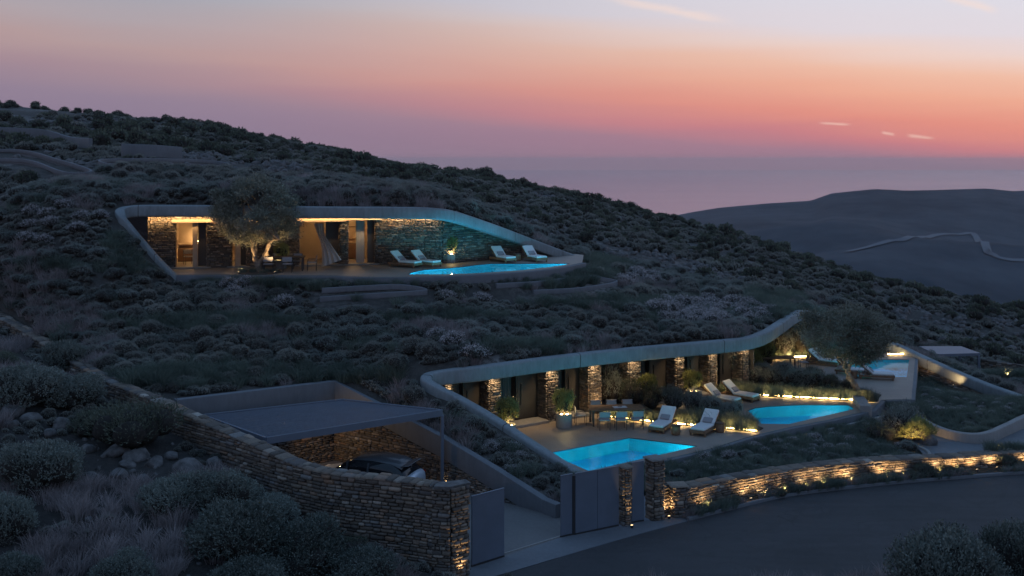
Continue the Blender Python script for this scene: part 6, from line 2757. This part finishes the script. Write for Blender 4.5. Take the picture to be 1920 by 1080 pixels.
def make_chair(label, group):
    t = thing('dining_chair', label, 'chair', (0, 0, 0), 0, group)
    MB().box((0, 0, .45), (.50, .50, .05), bev=.015).obj('seat', M['pillow'], t)
    MB().box((-.24, 0, .70), (.035, .50, .26), rot=Matrix.Rotation(-.15, 3, 'Y'), bev=.012).obj('backrest', M['pillow'], t)
    for x, y in ((-.23, -.23), (-.23, .23), (.23, -.23), (.23, .23)):
        mb = MB()
        mb.tube([(x, y, 0), (x, y, .43 if x > 0 else .80)], .014, 6)
        mb.obj('leg', M['metaldark'], t)
    for y in (-.25, .25):
        mb = MB()
        mb.tube([(-.24, y, .64), (.2, y, .64), (.23, y, .45)], .012, 6)
        mb.obj('armrest', M['metaldark'], t)
    return t


tc = (PZ(1113, 798, ZT) + PZ(1203, 802, ZT)) / 2
tc = Vector((4.75, 48.55, ZT))
trz = .10
dining(tc, trz, 2.5, 1.05, 'long dark wooden dining table on the lower terrace in front of the tall shrub', M['wood'])
o = thing('tray', 'flat pale tray lying on the lower dining table', 'tray', (tc.x + .15, tc.y - .05, ZT + .76), .2)
MB().box((0, 0, .012), (.62, .34, .02), bev=.005).obj('tray_plate', M['fabric'], o)
MB().lathe([(.09, .022), (.10, .05), (.085, .05), (.08, .03)], n=14).obj('bowl', M['conclight'], o)
ch0 = None
R2 = Matrix.Rotation(trz, 3, 'Z')
CH = [(-.75, -.95, PI / 2, 'left chair on the near side of the lower dining table'), (0.0, -.97, PI / 2, 'middle chair on the near side of the lower dining table'), (.75, -.95, PI / 2, 'right chair on the near side of the lower dining table'),
      (-.75, .92, -PI / 2, 'left chair on the far side of the lower dining table'), (0, .95, -PI / 2, 'middle chair on the far side of the lower dining table'), (.75, .92, -PI / 2, 'right chair on the far side of the lower dining table'),
      (-1.65, .05, 0, 'chair at the left head of the lower dining table')]
for x, y, rz, lab in CH:
    p = tc + R2 @ Vector((x, y, 0))
    if ch0 is None:
        ch0 = make_chair(lab, 'chairs around the dining tables')
        ch0.location = p
        ch0.rotation_euler = (0, 0, rz + trz)
    else:
        copy_tree(ch0, p, rz + trz, lab)
tu = Vector((-12.2, 56.9, ZU))
dining(tu, .12, 2.3, .95, 'dark dining table on the upper terrace behind the olive tree')
for x, y, rz, lab in ((-.6, -.85, PI / 2, 'near left chair of the upper dining table'), (.4, -.85, PI / 2, 'near middle chair of the upper dining table'), (1.55, -.1, PI, 'chair at the right head of the upper dining table'), (-.5, .8, -PI / 2, 'far left chair of the upper dining table'), (.6, .8, -PI / 2, 'far right chair of the upper dining table')):
    copy_tree(ch0, tu + Vector((x, y, 0)), rz + .12, lab)
tt_ = PZ(1458, 694, ZT)
dining(tt_, .1, 2.0, .9, 'dark low table on the far right terrace left of the loungers', M['wood'])
copy_tree(ch0, tt_ + Vector((1.5, .1, 0)), PI, 'dark chair right of the low table on the far right terrace')
q = upt(us(347), 2.2)
copy_tree(ch0, Vector((q.x, q.y, ZU)), -1.0, 'dark armchair inside the leftmost lit room of the upper villa')

# ---- wind blown curtain
def curtain_blown():
    left = [(588, 419), (594, 436), (601, 456), (604, 478), (603, 501)]
    right = [(607, 419), (609, 440), (621, 459), (632, 475), (640.5, 487)]
    Ls, Rs_ = catmull([(a, b, 0) for a, b in left], 7), catmull([(a, b, 0) for a, b in right], 7)
    n, m = 30, len(Ls)
    v, f = [], []
    Yd = 58.9
    for j in range(m):
        vv = j / (m - 1)
        for i in range(n + 1):
            u = i / n
            px_ = Ls[j].x + (Rs_[j].x - Ls[j].x) * u
            py_ = Ls[j].y + (Rs_[j].y - Ls[j].y) * u
            y = Yd - .9 * vv * (.3 + u) + (.05 + .05 * vv) * math.sin(u * 24 + vv * 1.5) + .03 * math.sin(u * 9)
            v.append(P(px_, py_, y))
    for j in range(m - 1):
        for i in range(n):
            a = j * (n + 1) + i
            f.append((a, a + 1, a + n + 2, a + n + 1))
    return mesh('curtain', v, f, simple('white_curtain', (.55, .53, .50), .95), True)


tag(link('curtain', curtain_blown()), 'long white curtain blown outward from the middle doorway of the upper villa', 'curtain')
v, f = [], []
for j in range(31):
    s = us(668) + (us(684) - us(668)) * j / 30
    q = upt(s, .3 + .05 * math.sin(j * 1.4))
    v += [(q.x, q.y, ZU + .09), (q.x, q.y, -3.40)]
for j in range(30):
    f.append((2 * j, 2 * j + 2, 2 * j + 3, 2 * j + 1))
tag(link('curtain', mesh('curtain', v, f, simple('grey_white_curtain', (.42, .42, .42), .95), True)), 'straight pale curtain hanging in the right doorway of the upper villa', 'curtain')

# ================================================================== CAR
def loft(sections, cap=True):
    v, f = [], []
    m = len(sections[0])
    for s in sections:
        v += s
    for i in range(len(sections) - 1):
        for k in range(m):
            j = (k + 1) % m
            f.append((i * m + k, i * m + j, (i + 1) * m + j, (i + 1) * m + k))
    if cap:
        f.append(tuple(range(m - 1, -1, -1)))
        f.append(tuple(range((len(sections) - 1) * m, len(sections) * m)))
    return v, f


def build_car():
    paint = simple('silver_blue_paint', (.6, .66, .74), .22, .35)
    black = simple('gloss_black', (.07, .078, .09), .16)
    glass = simple('tinted_window', (.012, .014, .018), .05)
    rubber = simple('tyre_rubber', (.02, .02, .02), .9)
    c = Vector((-5.45, 40.0, ZD))
    t = thing('parked_car', 'silver-blue hatchback with black roof parked under the louvred carport', 'car', c, math.atan2(.33, -.94))
    # body: x forward
    st_ = [(-2.14, .58, .42, .78), (-2.10, .78, .34, .98), (-1.85, .88, .28, 1.04), (-1.2, .92, .25, 1.00), (-.3, .93, .24, .96), (.6, .93, .24, .95), (1.1, .92, .25, .94), (1.7, .88, .28, .84), (2.05, .78, .32, .74), (2.16, .56, .38, .62)]
    secs = []
    for x, w, zb, ztp in st_:
        s = []
        for y, z in ((-.86, 0), (-1, .25), (-1, .62), (-.93, .88), (-.78, 1), (0, 1.03), (.78, 1), (.93, .88), (1, .62), (1, .25), (.86, 0)):
            s.append((x, y * w, zb + (ztp - zb) * z))
        secs.append(s)
    v, f = loft(secs)
    b = link('body', mesh('body', v, f, paint, True), t)
    m = b.modifiers.new('smooth', 'SUBSURF')
    m.levels = m.render_levels = 2
    # greenhouse
    gh = [(-1.92, .66, .99, 1.03), (-1.62, .70, .98, 1.28), (-1.35, .70, .97, 1.43), (-.6, .71, .96, 1.50), (.1, .70, .95, 1.48), (.55, .68, .95, 1.34), (1.18, .66, .92, .955)]
    secs = []
    for x, w, zb, ztp in gh:
        secs.append([(x, -w * 1.18, zb), (x, -w * 1.08, zb + (ztp - zb) * .5), (x, -w * .93, zb + (ztp - zb) * .93), (x, -w * .7, ztp), (x, 0, ztp + .02), (x, w * .7, ztp), (x, w * .93, zb + (ztp - zb) * .93), (x, w * 1.08, zb + (ztp - zb) * .5), (x, w * 1.18, zb)])
    v, f = loft(secs)
    o = link('window_glass', mesh('window_glass', v, f, glass, True), t)
    # roof skin 12 mm above the glass
    v, f = [], []
    for x, w, zb, ztp in gh[1:6]:
        for y in (-1, -.72, 0, .72, 1):
            v.append((x - (.12 if x < -1.6 else 0), y * w * .9, ztp + .035 - (.05 if abs(y) == 1 else 0)))
    for i in range(4):
        for k in range(4):
            a = i * 5 + k
            f.append((a, a + 5, a + 6, a + 1))
    o = link('roof', mesh('roof', v, f, black, True), t)
    md = o.modifiers.new('thick', 'SOLIDIFY')
    md.thickness = .025
    MB().box((-1.84, 0, 1.37), (.28, 1.15, .03), bev=.012, rot=Matrix.Rotation(.12, 3, 'Y')).obj('spoiler', black, t)
    for x in (-.45, .42):
        for y in (-1, 1):
            MB().box((x, y * .79, 1.18), (.07, .035, .5), rot=Matrix.Rotation(y * .28, 3, 'X')).obj('pillar', black, t)
    for y in (-1, 1):
        MB().box((-2.02, y * .62, .88), (.1, .34, .10), bev=.02).obj('taillight', simple('red_lens', (.25, .01, .01), .15), t)
        MB().box((.85, y * 1.0, 1.0), (.16, .18, .12), bev=.03).obj('mirror', black, t)
        MB().box((1.98, y * .62, .70), (.14, .3, .09), bev=.02).obj('headlight', simple('clear_lens', (.6, .6, .6), .1), t)
        MB().box((-.05, y * .935, .62), (2.3, .02, .035)).obj('side_trim', black, t)
    MB().box((-2.13, 0, .60), (.02, .5, .12)).obj('number_plate', M['fabric'], t)
    for x in (-1.32, 1.32):
        for y in (-1, 1):
            mb = MB()
            mb.tube([(x, y * .72, .33), (x, y * .92, .33)], .33, 22)
            w_ = mb.obj('wheel', rubber, t)
            mb = MB()
            mb.tube([(x, y * .90, .33), (x, y * .935, .33)], .22, 14)
            mb.obj('rim', M['metal'], w_)
    return t


build_car()

# ---- second carport, far right
Z2 = -12.35
cp2 = thing('carport', 'small flat roofed grey carport in the distance at the right edge', 'carport', P(1790, 700, 68))
c4 = [PZ(1722, 649, Z2), PZ(1802, 649, Z2), PZ(1838, 662, Z2), PZ(1756, 664, Z2)]
MB().prism(ccw([xy(p) for p in c4]), Z2 - .16, Z2).obj('flat_roof', M['metal'], cp2, True)
for p in (c4[2], c4[3], c4[1]):
    MB().box((p.x - .1, p.y, Z2 - 1.5), (.12, .12, 2.7)).obj('post', M['metal'], cp2, True)
# curving walls and lit planting at the far right
fw2 = thing('stone_wall', 'low stone wall behind the far carport at the right edge', 'stone wall', P(1860, 690, 66))
pw_ = [P(1842, 672, 69), P(1880, 678, 68), P(1925, 684, 67), P(1990, 690, 66)]
wall_core('wall_core', pw_, [p.z - 1.4 for p in pw_], [p.z - .04 for p in pw_], .4, M['mortar'], fw2)
s = Stones(77)
f_, T_ = arcf(pw_, [p.z for p in pw_])
s.face(offs(pw_, .18), lambda q: f_(q) - 1.1, f_, 1)
s.build(fw2, 60)

# ================================================================== GARDEN LIGHTS
def spot(loc, aim, e, label, size=95, blend=.7, col=(1.0, .62, .27), name='ground_spotlight', cat='spotlight', group='warm ground spotlights', rad=.04):
    loc, aim = Vector(loc), Vector(aim)
    t = thing(name, label, cat, loc, 0, group)
    d = (aim - loc).normalized()
    mb = MB()
    mb.tube([Vector((0, 0, 0)), d * .09], [.04, .055], 12)
    mb.obj('lamp_body', M['metaldark'], t)
    mb = MB()
    mb.tube([d * .092, d * .10], .042, 12)
    mb.obj('lamp_lens', M['spotlens'], t)
    L = bpy.data.lights.new('beam', 'SPOT')
    L.energy = e
    L.color = col
    L.spot_size = math.radians(size)
    L.spot_blend = blend
    L.shadow_soft_size = rad
    o = bpy.data.objects.new('beam', L)
    COL.objects.link(o)
    o.parent = t
    o.location = d * .12
    o.rotation_euler = d.to_track_quat('-Z', 'Y').to_euler()
    return t


GE = 1.0
e = LWs[-1]
dd = (LWs[-1] - LWs[-2]).normalized()
b_ = (ea + eb) / 2 + Vector((.10, -.22, 0))
b_.z = ZD + .02
dd = Vector((.4, -.9, 0))
spot(b_, b_ + Vector((-dd.x * .12, -dd.y * .12, 1)), 90 * GE, 'bright ground spotlight at the end of the tall stone wall beside the gate', size=60)
gn = Vector((gd.y, -gd.x, 0))
b_ = PZ(1172, 984, ZD) + gn * .42 + Vector((0, 0, .02))
spot(b_, b_ - gn * .14 + Vector((0, 0, 1)), 60 * GE, 'ground spotlight at the foot of the slim gate pillar', size=42)
b_ = pc + gn * .2 + gd * .45 + Vector((0, -.12, .02))
spot(b_, b_ - gn * .2 + Vector((0, 0, 1)), 70 * GE, 'ground spotlight between the tall gate pillar and the short pier')
wl = sorted([(1316, 70), (1352, 30), (1388, 30), (1424, 80), (1462, 34), (1500, 36), (1528, 36), (1560, 44), (1590, 44), (1622, 44), (1652, 40), (1682, 85), (1714, 36), (1745, 40), (1782, 40), (1818, 44), (1850, 44), (1884, 55), (1922, 44)])
for i, (a, en) in enumerate(wl):
    # foot of wall at this column
    q = min(WALLRs, key=lambda p: abs(960 + p.x / p.y * F - a))
    j = [k for k, p in enumerate(WALLRs) if p is q][0]
    d = (WALLRs[min(j + 1, len(WALLRs) - 1)] - WALLRs[max(j - 1, 0)]).normalized()
    n3 = Vector((d.y, -d.x, 0))
    b_ = Vector((q.x, q.y, ZD + .08)) + n3 * .46
    spot(b_, b_ - n3 * .6 + Vector((0, 0, 1)), (en * .5 + 25) * 1.75 * GE, 'small ground spotlight at the foot of the roadside wall, %s from the left' % ordinal(i), size=130)
# pier downlights of the lower villa
for i, (a, b) in enumerate(fronts):
    s0, s1 = fs_(a), fs_(b)
    q = fp((s0 + s1) / 2 - .30, -.32)
    L0 = Vector((q.x, q.y, CEIL - .0))
    q2 = fp((s0 + s1) / 2 - .10, .10)
    spot(L0, (q2.x, q2.y, ZT), 125 * GE, 'ceiling spotlight under the roof band above pier %s of the lower villa' % ['one at the left end', 'two', 'three', 'four', 'five', 'six', 'seven', 'eight'][i] if False else 'soffit spotlight washing the %s stone pier from the left of the lower villa' % ordinal(i),
         size=110, col=(1.0, .70, .38), name='soffit_spotlight', group='warm soffit spotlights', blend=.8)
# uplights in the planted strips
for i, (a, b, c_, en_) in enumerate(((1126, 779, 'behind the left end of the lower dining table', 75), (1186, 783, 'behind the right end of the lower dining table', 60), (1262, 790, 'in the strip between the two near loungers', 45),
                                     (1362, 738, 'at the left end of the long hedge strip', 75), (1440, 738, 'in the middle of the long hedge strip', 60), (1520, 743, 'near the right end of the long hedge strip', 55), (1480, 672, 'at the back hedge under the bend of the roof band', 80))):
    q_ = PZ(a, b, ZT + .08)
    spot(q_, q_ + Vector((.1, .8, 1.3)), en_ * GE, 'small ground spotlight ' + c_, size=120)
# olive trees
ob = PZ(487, 511, ZU)
spot(ob + Vector((-.95, -.75, .02)), P(470, 410, ob.y), 260 * GE, 'ground spotlight left of the upper olive trunk', size=100)
spot(ob + Vector((.95, -.7, .02)), P(500, 415, ob.y), 260 * GE, 'ground spotlight right of the upper olive trunk', size=75)
spot(ob2 + Vector((.15, -.55, .02)), P(1590, 690, ob2.y), 60 * GE, 'ground spotlight in front of the lower olive trunk')
spot(ob2 + Vector((-1.0, .9, .02)), P(1575, 640, ob2.y), 60 * GE, 'ground spotlight behind the lower olive trunk')
strip_tufts('olive_foot_grass', [ob + Vector((-.9, -.3, 0)), ob + Vector((.9, -.3, 0))], 26, .5, (.4, .75), WTUFT, 81, z=ZU + .01)
bm_ = thing('planting_bed', 'small raised bed at the foot of the upper olive tree', 'planting bed', ob)
MB().lathe([(.001, .06), (1.1, .05), (1.15, 0)], n=22).obj('bed_soil', M['soil'], bm_)
# car court
b_ = Vector((-4.1, 41.7, ZD + .02))
spot((-2.35, 40.9, ZD + .02), (-2.9, 41.0, ZD + 1.0), 120 * GE, 'ground spotlight beside the right post of the carport')
spot((-9.0, 41.7, ZD + 2.3), (-6.0, 42.5, ZD + 0.6), 110 * GE, 'wall spotlight at the back left of the car court', size=140)
# right bed wall, path, boulder
for i, (x, y, z, e_) in enumerate(((24.9, 60.2, -12.95, 90), (26.3, 58.2, -13.2, 70), (23.9, 62.2, -12.8, 60))):
    spot((x, y, z + .15), (x + .35, y + .6, z + 1), e_ * GE, 'ground spotlight under the falling band in the right bed, %s from the right' % ordinal([1, 0, 2][i]), size=130)
bo = PZ(1741, 833, PATHZ)
o = link('boulder', ROCKS[1], None, bo + Vector((0, 0, .15)))
o.scale = (.36, .32, .42)
tag(o, 'rounded brown boulder with light behind it at the garden path', 'boulder')
spot(bo + Vector((.1, .45, .03)), bo + Vector((.6, 1.2, .15)), 18 * GE, 'low spotlight behind the brown boulder', size=150)
spot(PZ(1716, 842, -12.2), PZ(1700, 822, -12.2) + Vector((0, 0, 1.2)), 130 * GE, 'ground spotlight in the shrubs at the bed tip', size=130)
g1_ = PZ(1868, 847, -12.1)
spot(g1_, g1_ + Vector((.6, .1, .5)), 22 * GE, 'ground spotlight in the grass beside the garden path at the right', size=130)
gl2 = P(1890, 706, 62)
spot(gl2, gl2 + Vector((0, .4, 1)), 50 * GE, 'ground spotlight in far grass at the right edge', size=140)
r_ = np.random.RandomState(5)
X = g1_.x + r_.uniform(-.3, 3.2, 90)
Y = g1_.y + r_.uniform(-.35, .35, 90) + (X - g1_.x) * .1
scatter('path_grass', GTUFT, X, Y, np.full(90, -12.16), r_.uniform(.5, 1.0, 90), 19)
X = gl2.x + r_.uniform(-1.2, 2.2, 60)
Y = gl2.y + r_.uniform(.1, .9, 60)
scatter('far_grass', GTUFT, X, Y, np.full(60, gl2.z - .1), r_.uniform(.6, 1.1, 60), 20)

# ================================================================== courtyard wells, garden walls on the hill
well('sunken rectangular light well rim on the far left slope', WELLS[0], 1.0)
well('long narrow sunken well rim above the upper villa', WELLS[1], .9)
well('sunken light well below the left part of the upper terrace', WELLS[2], .9, closed=False)
well('curved sunken light well below the right end of the upper pool', WELLS[3], .8, closed=False)
for pts, lab, hh in ((GWALLS[0], 'straight concrete garden wall on the slope above the upper villa', 1.0), (GWALLS[1], 'low curved concrete wall near the ridge at the far left', .9)):
    t = thing('garden_wall', lab, 'garden wall', pts[0])
    sweep('wall_body', [p + Vector((0, 0, hh - .3)) for p in catmull(pts, 4)], .3, hh, M['conc'], t, bev=.04)
